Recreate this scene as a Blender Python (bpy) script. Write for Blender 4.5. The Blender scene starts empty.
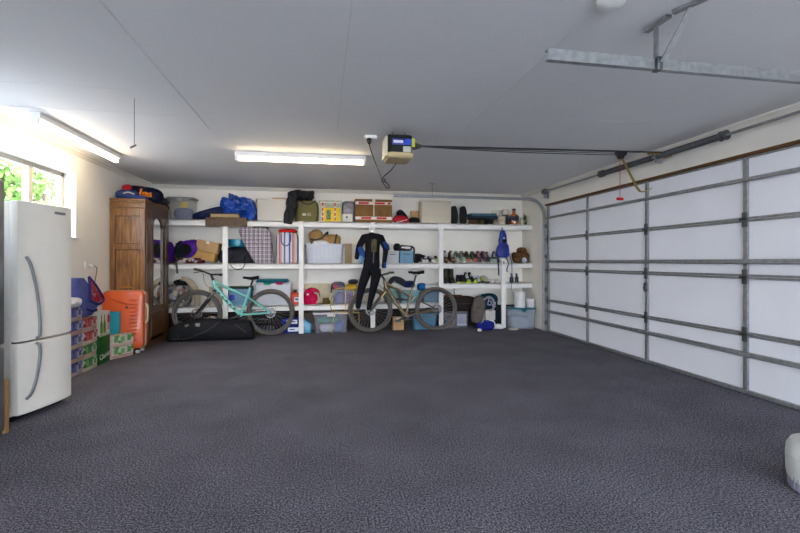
import bpy, bmesh, math, random
from mathutils import Vector, Matrix, Euler, noise
R = math.radians
PI = math.pi
random.seed(7)
sc = bpy.context.scene
COL = sc.collection
SKY, SUN, EXPO = 4.0, 8.0, 1.88
TUBE_W = 9.5

# ------------------------------------------------------------------ camera geometry
F, EYE, HY = 435.0, 1.165, 261.3
TH = math.atan(78 / F)
ST, CT = math.sin(TH), math.cos(TH)


def X(px, Y):
    "world X of a column of the photograph on the upright plane at depth Y"
    u = (px - 400) / F
    return Y * (u * CT + ST) / (CT - u * ST)


def Z(px, py, Y):
    u = (px - 400) / F
    return EYE - (py - HY) * (Y / (CT - u * ST)) / F


def span(p0, p1, Y):
    a, b = X(p0, Y), X(p1, Y)
    return (a + b) / 2, b - a


# ------------------------------------------------------------------ materials
MATS = {}


def nodes_of(name):
    m = bpy.data.materials.new(name)
    m.use_nodes = True
    nt = m.node_tree
    return m, nt, nt.nodes['Principled BSDF']


def deep(c):
    return tuple(x ** 1.18 for x in c)


def mat(name, c, rough=.6, metal=0., var=.1, scale=14., bump=0., bscale=None, alpha=1., coat=0., sheen=0., trans=0.):
    if name in MATS:
        return MATS[name]
    c = deep(c)
    m, nt, b = nodes_of(name)
    tc = nt.nodes.new('ShaderNodeTexCoord')
    nz = nt.nodes.new('ShaderNodeTexNoise')
    nz.inputs['Scale'].default_value = scale
    nz.inputs['Detail'].default_value = 4
    nt.links.new(tc.outputs['Object'], nz.inputs['Vector'])
    cr = nt.nodes.new('ShaderNodeValToRGB')
    lo = [max(0, x * (1 - var)) for x in c]
    hi = [min(1, x * (1 + var)) for x in c]
    cr.color_ramp.elements[0].position = .3
    cr.color_ramp.elements[1].position = .7
    cr.color_ramp.elements[0].color = (*lo, 1)
    cr.color_ramp.elements[1].color = (*hi, 1)
    nt.links.new(nz.outputs['Fac'], cr.inputs['Fac'])
    nt.links.new(cr.outputs['Color'], b.inputs['Base Color'])
    b.inputs['Roughness'].default_value = rough
    b.inputs['Specular IOR Level'].default_value = .5 if rough < .5 or metal > 0 else .15
    b.inputs['Metallic'].default_value = metal
    b.inputs['Alpha'].default_value = alpha
    b.inputs['Coat Weight'].default_value = coat
    b.inputs['Sheen Weight'].default_value = sheen
    b.inputs['Transmission Weight'].default_value = trans
    if bump:
        n2 = nt.nodes.new('ShaderNodeTexNoise')
        n2.inputs['Scale'].default_value = bscale or scale * 6
        n2.inputs['Detail'].default_value = 3
        nt.links.new(tc.outputs['Object'], n2.inputs['Vector'])
        bp = nt.nodes.new('ShaderNodeBump')
        bp.inputs['Strength'].default_value = bump
        bp.inputs['Distance'].default_value = .01
        nt.links.new(n2.outputs['Fac'], bp.inputs['Height'])
        nt.links.new(bp.outputs['Normal'], b.inputs['Normal'])
    MATS[name] = m
    return m


def stripes(name, cols, axis, period, rough=.7, cross=None):
    "constant colour bands across an object axis; cross darkens bands of the other axis (a woven check)"
    if name in MATS:
        return MATS[name]
    cols = [deep(c) for c in cols]
    m, nt, b = nodes_of(name)
    tc = nt.nodes.new('ShaderNodeTexCoord')
    sp = nt.nodes.new('ShaderNodeSeparateXYZ')
    nt.links.new(tc.outputs['Object'], sp.inputs[0])

    def band(ax, cl):
        mu = nt.nodes.new('ShaderNodeMath')
        mu.operation = 'MULTIPLY'
        mu.inputs[1].default_value = 1 / period
        nt.links.new(sp.outputs[ax], mu.inputs[0])
        fr = nt.nodes.new('ShaderNodeMath')
        fr.operation = 'FRACT'
        nt.links.new(mu.outputs[0], fr.inputs[0])
        cr = nt.nodes.new('ShaderNodeValToRGB')
        cr.color_ramp.interpolation = 'CONSTANT'
        e = cr.color_ramp.elements
        n = len(cl)
        e[0].position = 0
        e[0].color = (*cl[0], 1)
        e[1].position = 1 / n
        e[1].color = (*cl[1], 1)
        for k in range(2, n):
            q = e.new(k / n)
            q.color = (*cl[k], 1)
        nt.links.new(fr.outputs[0], cr.inputs[0])
        return cr.outputs[0]
    a = band(axis, cols)
    if cross:
        c2 = band(cross[0], cross[1])
        mx = nt.nodes.new('ShaderNodeMixRGB')
        mx.blend_type = 'MULTIPLY'
        mx.inputs[0].default_value = 1
        nt.links.new(a, mx.inputs[1])
        nt.links.new(c2, mx.inputs[2])
        a = mx.outputs[0]
    nt.links.new(a, b.inputs['Base Color'])
    b.inputs['Roughness'].default_value = rough
    b.inputs['Specular IOR Level'].default_value = .2
    MATS[name] = m
    return m


def patches(name, cols, scale=12., rough=.6):
    "irregular patches of several colours: crumpled mixed clothing, printed cartons"
    if name in MATS:
        return MATS[name]
    cols = [deep(c) for c in cols]
    m, nt, b = nodes_of(name)
    tc = nt.nodes.new('ShaderNodeTexCoord')
    vo = nt.nodes.new('ShaderNodeTexVoronoi')
    vo.inputs['Scale'].default_value = scale
    nt.links.new(tc.outputs['Object'], vo.inputs['Vector'])
    sp = nt.nodes.new('ShaderNodeSeparateColor')
    nt.links.new(vo.outputs['Color'], sp.inputs[0])
    cr = nt.nodes.new('ShaderNodeValToRGB')
    cr.color_ramp.interpolation = 'CONSTANT'
    e = cr.color_ramp.elements
    n = len(cols)
    e[0].position = 0
    e[0].color = (*cols[0], 1)
    e[1].position = 1 / n
    e[1].color = (*cols[1], 1)
    for k in range(2, n):
        q = e.new(k / n)
        q.color = (*cols[k], 1)
    nt.links.new(sp.outputs[0], cr.inputs[0])
    nt.links.new(cr.outputs[0], b.inputs['Base Color'])
    b.inputs['Roughness'].default_value = rough
    b.inputs['Specular IOR Level'].default_value = .25
    MATS[name] = m
    return m


def wood(name, c1, c2, axis='Z', rough=.45, scale=3.0):
    if name in MATS:
        return MATS[name]
    m, nt, b = nodes_of(name)
    tc = nt.nodes.new('ShaderNodeTexCoord')
    mp = nt.nodes.new('ShaderNodeMapping')
    s = {'X': (1, 14, 14), 'Y': (14, 1, 14), 'Z': (14, 14, 1)}[axis]
    mp.inputs['Scale'].default_value = s
    nt.links.new(tc.outputs['Object'], mp.inputs['Vector'])
    nz = nt.nodes.new('ShaderNodeTexNoise')
    nz.inputs['Scale'].default_value = scale
    nz.inputs['Detail'].default_value = 6
    nz.inputs['Distortion'].default_value = 1.2
    nt.links.new(mp.outputs[0], nz.inputs['Vector'])
    cr = nt.nodes.new('ShaderNodeValToRGB')
    cr.color_ramp.elements[0].position = .35
    cr.color_ramp.elements[1].position = .65
    cr.color_ramp.elements[0].color = (*c1, 1)
    cr.color_ramp.elements[1].color = (*c2, 1)
    nt.links.new(nz.outputs['Fac'], cr.inputs[0])
    nt.links.new(cr.outputs[0], b.inputs['Base Color'])
    bp = nt.nodes.new('ShaderNodeBump')
    bp.inputs['Strength'].default_value = .08
    bp.inputs['Distance'].default_value = .004
    nt.links.new(nz.outputs['Fac'], bp.inputs['Height'])
    nt.links.new(bp.outputs[0], b.inputs['Normal'])
    b.inputs['Roughness'].default_value = rough
    b.inputs['Coat Weight'].default_value = .25
    b.inputs['Coat Roughness'].default_value = .25
    MATS[name] = m
    return m


def emit(name, c, s):
    m = bpy.data.materials.new(name)
    m.use_nodes = True
    nt = m.node_tree
    nt.nodes.clear()
    o = nt.nodes.new('ShaderNodeOutputMaterial')
    e = nt.nodes.new('ShaderNodeEmission')
    e.inputs[0].default_value = (*c, 1)
    e.inputs[1].default_value = s
    nt.links.new(e.outputs[0], o.inputs[0])
    return m


def clear(name, c, opac=.35, rough=.25, gloss=.12):
    "translucent polypropylene: part see-through, part tinted diffuse, a little gloss"
    if name in MATS:
        return MATS[name]
    m = bpy.data.materials.new(name)
    m.use_nodes = True
    nt = m.node_tree
    nt.nodes.clear()
    o = nt.nodes.new('ShaderNodeOutputMaterial')
    t = nt.nodes.new('ShaderNodeBsdfTransparent')
    t.inputs[0].default_value = (*[min(1, .88 + .12 * x) for x in c], 1)
    d = nt.nodes.new('ShaderNodeBsdfPrincipled')
    d.inputs['Roughness'].default_value = rough
    tc = nt.nodes.new('ShaderNodeTexCoord')
    nz = nt.nodes.new('ShaderNodeTexNoise')
    nz.inputs['Scale'].default_value = 9
    nt.links.new(tc.outputs['Object'], nz.inputs['Vector'])
    cr = nt.nodes.new('ShaderNodeValToRGB')
    cr.color_ramp.elements[0].color = (*[x * .9 for x in c], 1)
    cr.color_ramp.elements[1].color = (*c, 1)
    nt.links.new(nz.outputs['Fac'], cr.inputs[0])
    nt.links.new(cr.outputs[0], d.inputs['Base Color'])
    mx = nt.nodes.new('ShaderNodeMixShader')
    mx.inputs[0].default_value = opac
    nt.links.new(t.outputs[0], mx.inputs[1])
    nt.links.new(d.outputs[0], mx.inputs[2])
    nt.links.new(mx.outputs[0], o.inputs[0])
    MATS[name] = m
    return m


# ------------------------------------------------------------------ mesh builder
def rot3(rx=0, ry=0, rz=0):
    return Euler((rx, ry, rz)).to_matrix().to_4x4()


class B:
    def __init__(s):
        s.bm = bmesh.new()

    def _put(s, other, M=None):
        me = bpy.data.meshes.new('t')
        if M is not None:
            bmesh.ops.transform(other, matrix=M, verts=other.verts)
        other.to_mesh(me)
        other.free()
        s.bm.from_mesh(me)
        bpy.data.meshes.remove(me)
        return s

    def box(s, c, d, bev=0., rot=(0, 0, 0), seg=2):
        b = bmesh.new()
        bmesh.ops.create_cube(b, size=1)
        bmesh.ops.scale(b, vec=d, verts=b.verts)
        if bev > 0:
            bmesh.ops.bevel(b, geom=b.edges[:], offset=min(bev, min(d) * .49), segments=seg, profile=.5, affect='EDGES')
        return s._put(b, Matrix.Translation(c) @ rot3(*rot))

    def b2(s, x0, x1, y0, y1, z0, z1, bev=0.):
        return s.box(((x0 + x1) / 2, (y0 + y1) / 2, (z0 + z1) / 2), (abs(x1 - x0), abs(y1 - y0), abs(z1 - z0)), bev)

    def bar(s, p, q, w, h, up=(0, 0, 1), bev=0.):
        "a rectangular bar from p to q"
        p, q = Vector(p), Vector(q)
        d = (q - p)
        L = d.length
        d.normalize()
        u = Vector(up)
        sd = d.cross(u)
        if sd.length < 1e-4:
            sd = d.cross(Vector((1, 0, 0)))
        sd.normalize()
        u = sd.cross(d)
        b = bmesh.new()
        bmesh.ops.create_cube(b, size=1)
        bmesh.ops.scale(b, vec=(L, w, h), verts=b.verts)
        if bev > 0:
            bmesh.ops.bevel(b, geom=b.edges[:], offset=bev, segments=2, profile=.5, affect='EDGES')
        M = Matrix((d, sd, u)).transposed().to_4x4()
        return s._put(b, Matrix.Translation((p + q) / 2) @ M)

    def tube(s, pts, r, n=8, closed=False, flat=1.0):
        pts = [Vector(p) for p in pts]
        if not isinstance(r, (list, tuple)):
            r = [r] * len(pts)
        N = len(pts)
        rings = []
        side = None
        for i, p in enumerate(pts):
            a = pts[(i - 1) % N] if (closed or i > 0) else p
            c = pts[(i + 1) % N] if (closed or i < N - 1) else p
            t = (c - a)
            if t.length < 1e-9:
                t = Vector((0, 0, 1))
            t.normalize()
            if side is None:
                ref = Vector((0, 1, 0)) if abs(t.y) < .9 else Vector((1, 0, 0))
                side = t.cross(ref)
            else:
                side = side - t * side.dot(t)
            if side.length < 1e-6:
                side = t.orthogonal()
            side.normalize()
            w = t.cross(side)
            rings.append([s.bm.verts.new(p + (side * math.cos(k * 2 * PI / n) + w * math.sin(k * 2 * PI / n) * flat) * r[i]) for k in range(n)])
        M = N if closed else N - 1
        for i in range(M):
            A, C = rings[i], rings[(i + 1) % N]
            for k in range(n):
                s.bm.faces.new((A[k], A[(k + 1) % n], C[(k + 1) % n], C[k]))
        if not closed:
            s.bm.faces.new(rings[0][::-1])
            s.bm.faces.new(rings[-1])
        return s

    def cyl(s, p, q, r, n=16, r2=None):
        return s.tube([p, q], [r, r if r2 is None else r2], n)

    def loft(s, rings, cap0=True, cap1=True):
        V = [[s.bm.verts.new(p) for p in rg] for rg in rings]
        n = len(V[0])
        for i in range(len(V) - 1):
            for k in range(n):
                s.bm.faces.new((V[i][k], V[i][(k + 1) % n], V[i + 1][(k + 1) % n], V[i + 1][k]))
        if cap0:
            s.bm.faces.new(V[0][::-1])
        if cap1:
            s.bm.faces.new(V[-1])
        return s

    def lathe(s, prof, n=24, c=(0, 0, 0), axis='Z'):
        rings = []
        for r, z in prof:
            rg = []
            for k in range(n):
                a = 2 * PI * k / n
                x, y = r * math.cos(a), r * math.sin(a)
                rg.append({'Z': (c[0] + x, c[1] + y, c[2] + z), 'Y': (c[0] + x, c[1] + z, c[2] + y), 'X': (c[0] + z, c[1] + x, c[2] + y)}[axis])
            rings.append(rg)
        return s.loft(rings)

    def prism(s, poly, y0, y1, axis='Y'):
        "poly: (a, b) outline extruded along an axis"
        def P(a, b, t):
            return {'Y': (a, t, b), 'X': (t, a, b), 'Z': (a, b, t)}[axis]
        return s.loft([[P(a, b, y0) for a, b in poly], [P(a, b, y1) for a, b in poly]])

    def torus(s, c, Rm, r, axis='Y', n=40, m=8, a0=0, a1=2 * PI):
        full = abs(a1 - a0 - 2 * PI) < 1e-6
        k = n if full else n + 1
        pts = []
        for i in range(k):
            a = a0 + (a1 - a0) * i / n
            x, z = Rm * math.cos(a), Rm * math.sin(a)
            pts.append({'Y': (c[0] + x, c[1], c[2] + z), 'X': (c[0], c[1] + x, c[2] + z), 'Z': (c[0] + x, c[1] + z, c[2])}[axis])
        return s.tube(pts, r, m, closed=full)

    def blob(s, c, d, p=3.0, amp=.05, freq=6., seed=0, cuts=9, crease=0., rot=(0, 0, 0), fn=None):
        "a stuffed soft shape of size d whose underside rests at c.z"
        b = bmesh.new()
        bmesh.ops.create_cube(b, size=2)
        bmesh.ops.subdivide_edges(b, edges=b.edges[:], cuts=cuts, use_grid_fill=True)
        sv = Vector((seed * 3.7, seed * 1.3, seed * 5.1))
        m = min(d)
        for v in b.verts:
            n = v.co.normalized()
            r = (abs(n.x) ** p + abs(n.y) ** p + abs(n.z) ** p) ** (-1 / p)
            q = Vector((n.x * r * d[0] / 2, n.y * r * d[1] / 2, n.z * r * d[2] / 2))
            k = noise.noise(q * freq + sv) * amp * m * 2
            if crease:
                k -= abs(noise.noise(q * freq * 2.3 + sv * 2)) * crease * m * 2
            q += Vector((n.x, n.y, n.z)) * k
            if fn:
                q = fn(q)
            v.co = q
        lo = min(v.co.z for v in b.verts)
        for v in b.verts:
            z = v.co.z - lo
            flat = .10 * d[2]
            v.co.z = 0 if z < flat else (z - flat)
        hi = max(v.co.z for v in b.verts)
        for v in b.verts:
            v.co.z *= d[2] / hi
        return s._put(b, Matrix.Translation(c) @ rot3(*rot))

    def quad(s, a, b, c, d):
        s.bm.faces.new([s.bm.verts.new(p) for p in (a, b, c, d)])
        return s

    def done(s, name, m, parent=None, world=False, smooth=True, label=None):
        me = bpy.data.meshes.new(name)
        bmesh.ops.recalc_face_normals(s.bm, faces=s.bm.faces)
        s.bm.to_mesh(me)
        s.bm.free()
        me.materials.append(m)
        o = bpy.data.objects.new(name, me)
        COL.objects.link(o)
        if smooth:
            for f in me.polygons:
                f.use_smooth = True
            me.set_sharp_from_angle(angle=R(38))
        if parent is not None:
            o.parent = parent
            if world:
                me.transform(wm(parent).inverted())
        if label:
            o['label'] = label
        return o


def wm(o):
    M = o.matrix_basis.copy()
    while o.parent is not None:
        o = o.parent
        M = o.matrix_basis @ M
    return M


def thing(name, label, cat, loc=(0, 0, 0), rz=0., group=None, rx=0., ry=0.):
    o = bpy.data.objects.new(name, None)
    o.empty_display_size = .05
    COL.objects.link(o)
    o.location = loc
    o.rotation_euler = (rx, ry, rz)
    return tag(o, label, cat, group)


def tag(o, label, cat, group=None):
    o['label'] = label
    o['category'] = cat
    if group:
        o['group'] = group
    return o


def solo(b, name, m, label, cat, loc=(0, 0, 0), rz=0., group=None, smooth=True, rx=0., ry=0.):
    o = b.done(name, m, smooth=smooth)
    o.location = loc
    o.rotation_euler = (rx, ry, rz)
    return tag(o, label, cat, group)


def struct(b, name, m, parent=None, smooth=False):
    o = b.done(name, m, parent, smooth=smooth)
    if parent is None:
        o['kind'] = 'structure'
    return o


def dup(root, loc=None, rz=None, label=None):
    r = root.copy()
    COL.objects.link(r)
    if loc is not None:
        r.location = loc
    if rz is not None:
        r.rotation_euler = (root.rotation_euler[0], root.rotation_euler[1], rz)
    if label:
        r['label'] = label
    for ch in list(root.children):
        c = ch.copy()
        COL.objects.link(c)
        c.parent = r
        for g in list(ch.children):
            d = g.copy()
            COL.objects.link(d)
            d.parent = c
    return r


def text(name, st, size, M, m, parent, ext=.001):
    cu = bpy.data.curves.new(name, 'FONT')
    cu.body = st
    cu.size = size
    cu.extrude = ext
    cu.align_x = 'CENTER'
    cu.align_y = 'CENTER'
    tmp = bpy.data.objects.new(name + '_t', cu)
    COL.objects.link(tmp)
    dg = bpy.context.evaluated_depsgraph_get()
    me = bpy.data.meshes.new_from_object(tmp.evaluated_get(dg))
    bpy.data.objects.remove(tmp)
    me.transform(M)
    me.materials.clear()
    me.materials.append(m)
    o = bpy.data.objects.new(name, me)
    COL.objects.link(o)
    o.parent = parent
    return o


FRONT = rot3(PI / 2, 0, 0)                 # lettering that reads from -Y
SIDE = rot3(PI / 2, 0, PI / 2)             # lettering that reads from +X


def rrect(w, d, r, n=4, cx=0., cy=0., z=0.):
    pts = []
    for qx, qy, a0 in ((1, 1, 0), (-1, 1, PI / 2), (-1, -1, PI), (1, -1, 3 * PI / 2)):
        for k in range(n + 1):
            a = a0 + PI / 2 * k / n
            pts.append((cx + qx * (w / 2 - r) + r * math.cos(a), cy + qy * (d / 2 - r) + r * math.sin(a), z))
    return pts


def catmull(pts, n=6):
    P = [Vector(p) for p in pts]
    P = [P[0] * 2 - P[1]] + P + [P[-1] * 2 - P[-2]]
    out = []
    for i in range(1, len(P) - 2):
        for k in range(n):
            t = k / n
            a, b, c, d = P[i - 1], P[i], P[i + 1], P[i + 2]
            out.append(.5 * ((2 * b) + (c - a) * t + (2 * a - 5 * b + 4 * c - d) * t * t + (3 * b - a - 3 * c + d) * t ** 3))
    out.append(P[-2])
    return out


# palette
WALL = mat('wall_paint', (.88, .85, .785), .85, var=.025, scale=3, bump=.03, bscale=160)
SHELF = mat('shelf_paint', (.88, .865, .83), .55, var=.05, scale=5)
WHITE = mat('white_plastic', (.82, .82, .80), .4, var=.03)
STEEL = mat('galvanised_steel', (.36, .37, .375), .45, metal=.6, var=.2, scale=30)
DKSTEEL = mat('dull_steel', (.16, .17, .18), .45, metal=.8, var=.25, scale=25)
BLACK = mat('black_plastic', (.018, .018, .02), .45, var=.2)
RUBBER = mat('tyre_rubber', (.17, .15, .13), .8, var=.2, scale=60, bump=.5, bscale=220)
BLKFAB = mat('black_fabric', (.022, .022, .026), .85, var=.3, scale=30, bump=.3, bscale=90)
DGREY = mat('charcoal_fabric', (.05, .052, .062), .85, var=.25, scale=25, bump=.3, bscale=80)
NAVY = mat('navy_fabric', (.018, .03, .10), .75, var=.25, scale=18, bump=.25, bscale=60)
CARD = mat('brown_cardboard', (.52, .35, .19), .8, var=.12, scale=10)
CARDD = mat('dark_cardboard', (.27, .155, .065), .8, var=.16, scale=10)
TAPE = mat('clear_tape', (.72, .68, .6), .3, var=.05)
RED = mat('red_print', (.62, .03, .03), .5, var=.1)
YELLOW = mat('yellow_print', (.78, .58, .03), .5, var=.1)
CHROME = mat('chrome', (.7, .7, .72), .18, metal=1., var=.05)
SILVER = mat('silver_alloy', (.55, .55, .56), .35, metal=.9, var=.1)
TEAL = mat('teal_plastic', (.01, .16, .21), .4, var=.1)

# ------------------------------------------------------------------ the room
XL, XR, YB, HC = -2.72, 3.69, 7.62, 2.40
Y0 = -4.2


def carpet():
    m, nt, b = nodes_of('carpet')
    tc = nt.nodes.new('ShaderNodeTexCoord')
    n1 = nt.nodes.new('ShaderNodeTexNoise')
    n1.inputs['Scale'].default_value = 230
    n1.inputs['Detail'].default_value = 6
    n1.inputs['Roughness'].default_value = .85
    n2 = nt.nodes.new('ShaderNodeTexNoise')
    n2.inputs['Scale'].default_value = 2.2
    n2.inputs['Detail'].default_value = 5
    n3 = nt.nodes.new('ShaderNodeTexVoronoi')
    n3.inputs['Scale'].default_value = 1.1
    n4 = nt.nodes.new('ShaderNodeTexNoise')
    n4.inputs['Scale'].default_value = 100
    n4.inputs['Detail'].default_value = 4
    n4.inputs['Roughness'].default_value = .8
    for n in (n1, n2, n3, n4):
        nt.links.new(tc.outputs['Object'], n.inputs['Vector'])
    cr = nt.nodes.new('ShaderNodeValToRGB')
    e = cr.color_ramp.elements
    e[0].position, e[0].color = .445, (.021, .020, .025, 1)
    e[1].position, e[1].color = .558, (.33, .32, .37, 1)
    q = e.new(.50)
    q.color = (.090, .086, .103, 1)
    av = nt.nodes.new('ShaderNodeMath')
    av.operation = 'ADD'
    nt.links.new(n1.outputs['Fac'], av.inputs[0])
    nt.links.new(n4.outputs['Fac'], av.inputs[1])
    hf = nt.nodes.new('ShaderNodeMath')
    hf.operation = 'MULTIPLY'
    hf.inputs[1].default_value = .5
    nt.links.new(av.outputs[0], hf.inputs[0])
    nt.links.new(hf.outputs[0], cr.inputs[0])
    mr = nt.nodes.new('ShaderNodeMapRange')
    mr.inputs[1].default_value, mr.inputs[2].default_value = .3, .7
    mr.inputs[3].default_value, mr.inputs[4].default_value = .86, 1.16
    nt.links.new(n2.outputs['Fac'], mr.inputs[0])
    mx = nt.nodes.new('ShaderNodeMixRGB')
    mx.blend_type = 'MULTIPLY'
    mx.inputs[0].default_value = 1
    nt.links.new(cr.outputs[0], mx.inputs[1])
    nt.links.new(mr.outputs[0], mx.inputs[2])
    # a few flecks of lint
    lr = nt.nodes.new('ShaderNodeValToRGB')
    lr.color_ramp.elements[0].position, lr.color_ramp.elements[0].color = .0, (1, 1, 1, 1)
    lr.color_ramp.elements[1].position, lr.color_ramp.elements[1].color = .012, (0, 0, 0, 1)
    nt.links.new(n3.outputs['Distance'], lr.inputs[0])
    m2 = nt.nodes.new('ShaderNodeMixRGB')
    nt.links.new(lr.outputs[0], m2.inputs[0])
    nt.links.new(mx.outputs[0], m2.inputs[1])
    m2.inputs[2].default_value = (.4, .38, .36, 1)
    nt.links.new(m2.outputs[0], b.inputs['Base Color'])
    b.inputs['Roughness'].default_value = .95
    b.inputs['Specular IOR Level'].default_value = .1
    bp = nt.nodes.new('ShaderNodeBump')
    bp.inputs['Strength'].default_value = .12
    bp.inputs['Distance'].default_value = .004
    nt.links.new(n1.outputs['Fac'], bp.inputs['Height'])
    nt.links.new(bp.outputs[0], b.inputs['Normal'])
    return m


def ceiling_mat():
    m, nt, b = nodes_of('ceiling_paint')
    tc = nt.nodes.new('ShaderNodeTexCoord')
    nz = nt.nodes.new('ShaderNodeTexNoise')
    nz.inputs['Scale'].default_value = 1.5
    nt.links.new(tc.outputs['Object'], nz.inputs['Vector'])
    cr = nt.nodes.new('ShaderNodeValToRGB')
    cr.color_ramp.elements[0].color = (.76, .76, .76, 1)
    cr.color_ramp.elements[1].color = (.80, .80, .80, 1)
    nt.links.new(nz.outputs['Fac'], cr.inputs[0])
    nt.links.new(cr.outputs[0], b.inputs['Base Color'])
    b.inputs['Roughness'].default_value = .8
    return m


struct(B().b2(XL - .2, XR + .2, Y0, YB + .2, -.1, 0), 'floor', carpet())
struct(B().b2(XL - .2, XR + .2, Y0, YB + .2, HC, HC + .15), 'ceiling', ceiling_mat())
struct(B().b2(XL - .2, XR + .2, YB, YB + .2, 0, HC), 'wall_back', WALL)
# left wall with the window opening
WY0, WY1, WZ0, WZ1 = 3.02, 5.45, 1.43, 2.15
w = B()
w.b2(XL - .2, XL, Y0, WY0, 0, HC).b2(XL - .2, XL, WY1, YB, 0, HC)
w.b2(XL - .2, XL, WY0, WY1, 0, WZ0).b2(XL - .2, XL, WY0, WY1, WZ1, HC)
struct(w, 'wall_left', WALL)
# right wall round the garage door
DY0, DY1, DZ = 1.98, 6.64, 2.10
w = B()
w.b2(XR, XR + .2, Y0, DY0, 0, HC).b2(XR, XR + .2, DY1, YB, 0, HC).b2(XR, XR + .2, DY0, DY1, DZ, HC)
struct(w, 'wall_right', WALL)
# cornices
COR = mat('cornice_paint', (.80, .78, .72), .7, var=.02)
cv = [(0, 0), (.055, 0), (.052, -.012), (.03, -.024), (.014, -.04), (.0, -.055)]
struct(B().prism([(XL + a, HC + b) for a, b in cv], Y0, YB), 'trim_1', COR)
struct(B().prism([(XR - a, HC + b) for a, b in cv], Y0, YB), 'trim_2', COR)
struct(B().prism([(YB - a, HC + b) for a, b in cv], XL, XR, 'X'), 'trim_3', COR)
struct(B().b2(XL + .001, XR - .001, YB - .012, YB, 0, .36, .003), 'back_shade_strip', mat('painted_shade', (.075, .065, .06), .9, var=.3, scale=60))  # dark strip added low on the wall, painting in the shade under the shelves
# plasterboard joints showing in the ceiling as fine ridges
JT = mat('joint_plaster', (.74, .74, .73), .8, var=.05)
k = 4
for x, a, b in ((-1.035, 1.6, 4.3), (.14, 1.6, 4.2), (1.322, 2.0, 4.0)):
    struct(B().b2(x - .003, x + .003, a, b, HC - .0025, HC + .001), f'trim_{k}', JT)
    k += 1
for x0, x1, y in ((-2.5, -1.35, 3.42), (-2.45, -1.2, 3.95), (1.9, 2.9, 3.45)):
    struct(B().b2(x0, x1, y - .003, y + .003, HC - .0015, HC + .001), f'trim_{k}', JT)
    k += 1
# manhole outline in the ceiling
# window
FR = mat('window_frame_paint', (.62, .58, .49), .5, var=.05)
wx = XL - .15
win = bpy.data.objects.new('window_1', None)
COL.objects.link(win)
win['kind'] = 'structure'
win.location = (wx, WY0, WZ0)
f = B()
f.b2(wx - .03, wx + .03, WY0, WY1, WZ1 - .045, WZ1).b2(wx - .03, wx + .03, WY0, WY1, WZ0, WZ0 + .045)
f.b2(wx - .03, wx + .03, WY0, WY0 + .045, WZ0, WZ1).b2(wx - .03, wx + .03, WY1 - .045, WY1, WZ0, WZ1)
f.done('window_frame', FR, win, True, False)
for y in (4.88, 4.0):
    B().b2(wx - .025, wx + .035, y - .03, y + .03, WZ0 + .045, WZ1 - .045).done('mullion', FR, win, True, False)
GL, nt, pb = nodes_of('window_glass')
nt.nodes.clear()
o_ = nt.nodes.new('ShaderNodeOutputMaterial')
t_ = nt.nodes.new('ShaderNodeBsdfTransparent')
g_ = nt.nodes.new('ShaderNodeBsdfGlossy')
g_.inputs['Roughness'].default_value = .02
m_ = nt.nodes.new('ShaderNodeMixShader')
m_.inputs[0].default_value = .06
nt.links.new(t_.outputs[0], m_.inputs[1])
nt.links.new(g_.outputs[0], m_.inputs[2])
nt.links.new(m_.outputs[0], o_.inputs[0])
for a, b in ((WY0 + .045, 3.97), (4.03, 4.85), (4.91, WY1 - .045)):
    B().b2(wx - .004, wx + .004, a, b, WZ0 + .045, WZ1 - .045).done('window_pane', GL, win, True, False)
B().b2(wx + .03, XL + .025, WY0 - .03, WY1 + .03, WZ0 - .022, WZ0, .004).done('window_sill', mat('sill_paint', (.85, .84, .80), .5, var=.02), win, True)

# ------------------------------------------------------------------ garage door
DX = XR - .068
DW = mat('door_panel_white', (.88, .885, .92), .5, var=.025, scale=2)
door = bpy.data.objects.new('door_1', None)
COL.objects.link(door)
door['kind'] = 'structure'
door.location = (DX + .07, DY0, 0)
ZJ = [0.02, .525, 1.03, 1.53, 2.085]
for i in range(4):
    b = B()
    b.b2(DX + .05, DX + .085, DY0 + .01, DY1 - .01, ZJ[i], ZJ[i + 1], .002)
    pn = b.done('door_panel', DW, door, True, False)
    r = B()
    for z in (ZJ[i] + .012, ZJ[i + 1] - .012):
        r.b2(DX + .03, DX + .05, DY0 + .015, DY1 - .015, z - .010, z + .010, .003)
    r.done('panel_rail', STEEL, pn, True, False)
YS = [6.60, 5.53, 4.40, 3.22, 2.05]
for i in range(4):
    for y in YS:
        hw = .019 if y not in (YS[0], YS[-1]) else .03
        B().b2(DX + .028, DX + .05, y - hw, y + hw, ZJ[i] + .006, ZJ[i + 1] - .006, .002).done('stile', STEEL, door, True, False)
for z, hh in ((1.875, .017), (1.163, .021), (.355, .021)):
    b = B()
    b.b2(DX - .012, DX + .027, DY0 + .03, DY1 - .03, z - hh, z + hh, .008)
    b.done('strut', STEEL, door, True, False)
for z in ZJ[1:4]:
    for y in YS:
        b = B()
        b.box((DX + .024, y, z), (.008, .05, .13), .004)
        b.cyl((DX + .014, y - .035, z), (DX + .014, y + .035, z), .012, 10)
        for dy, dz in ((-.014, .045), (.014, .045), (-.014, -.045), (.014, -.045)):
            b.cyl((DX + .022, y + dy, z + dz), (DX + .014, y + dy, z + dz), .006, 6)
        b.done('hinge', DKSTEEL, door, True)
B().b2(DX + .055, DX + .08, DY0 + .01, DY1 - .01, .0, .02).done('bottom_seal', BLACK, door, True, False)
B().b2(DX + .025, DX + .05, DY0 + .01, DY1 - .01, .006, .04, .004).done('bottom_rail', STEEL, door, True, False)
B().b2(DX - .004, DX + .04, DY0, DY1, DZ - .022, DZ + .004).done('top_seal', mat('brown_seal', (.16, .085, .035), .7), door, True, False)
b = B()
b.box((DX + .02, 4.40, 1.02 - .15), (.02, .05, .1), .005).box((DX + .005, 4.40, .86), (.02, .03, .03), .004)
b.done('door_latch', DKSTEEL, door, True)


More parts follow.
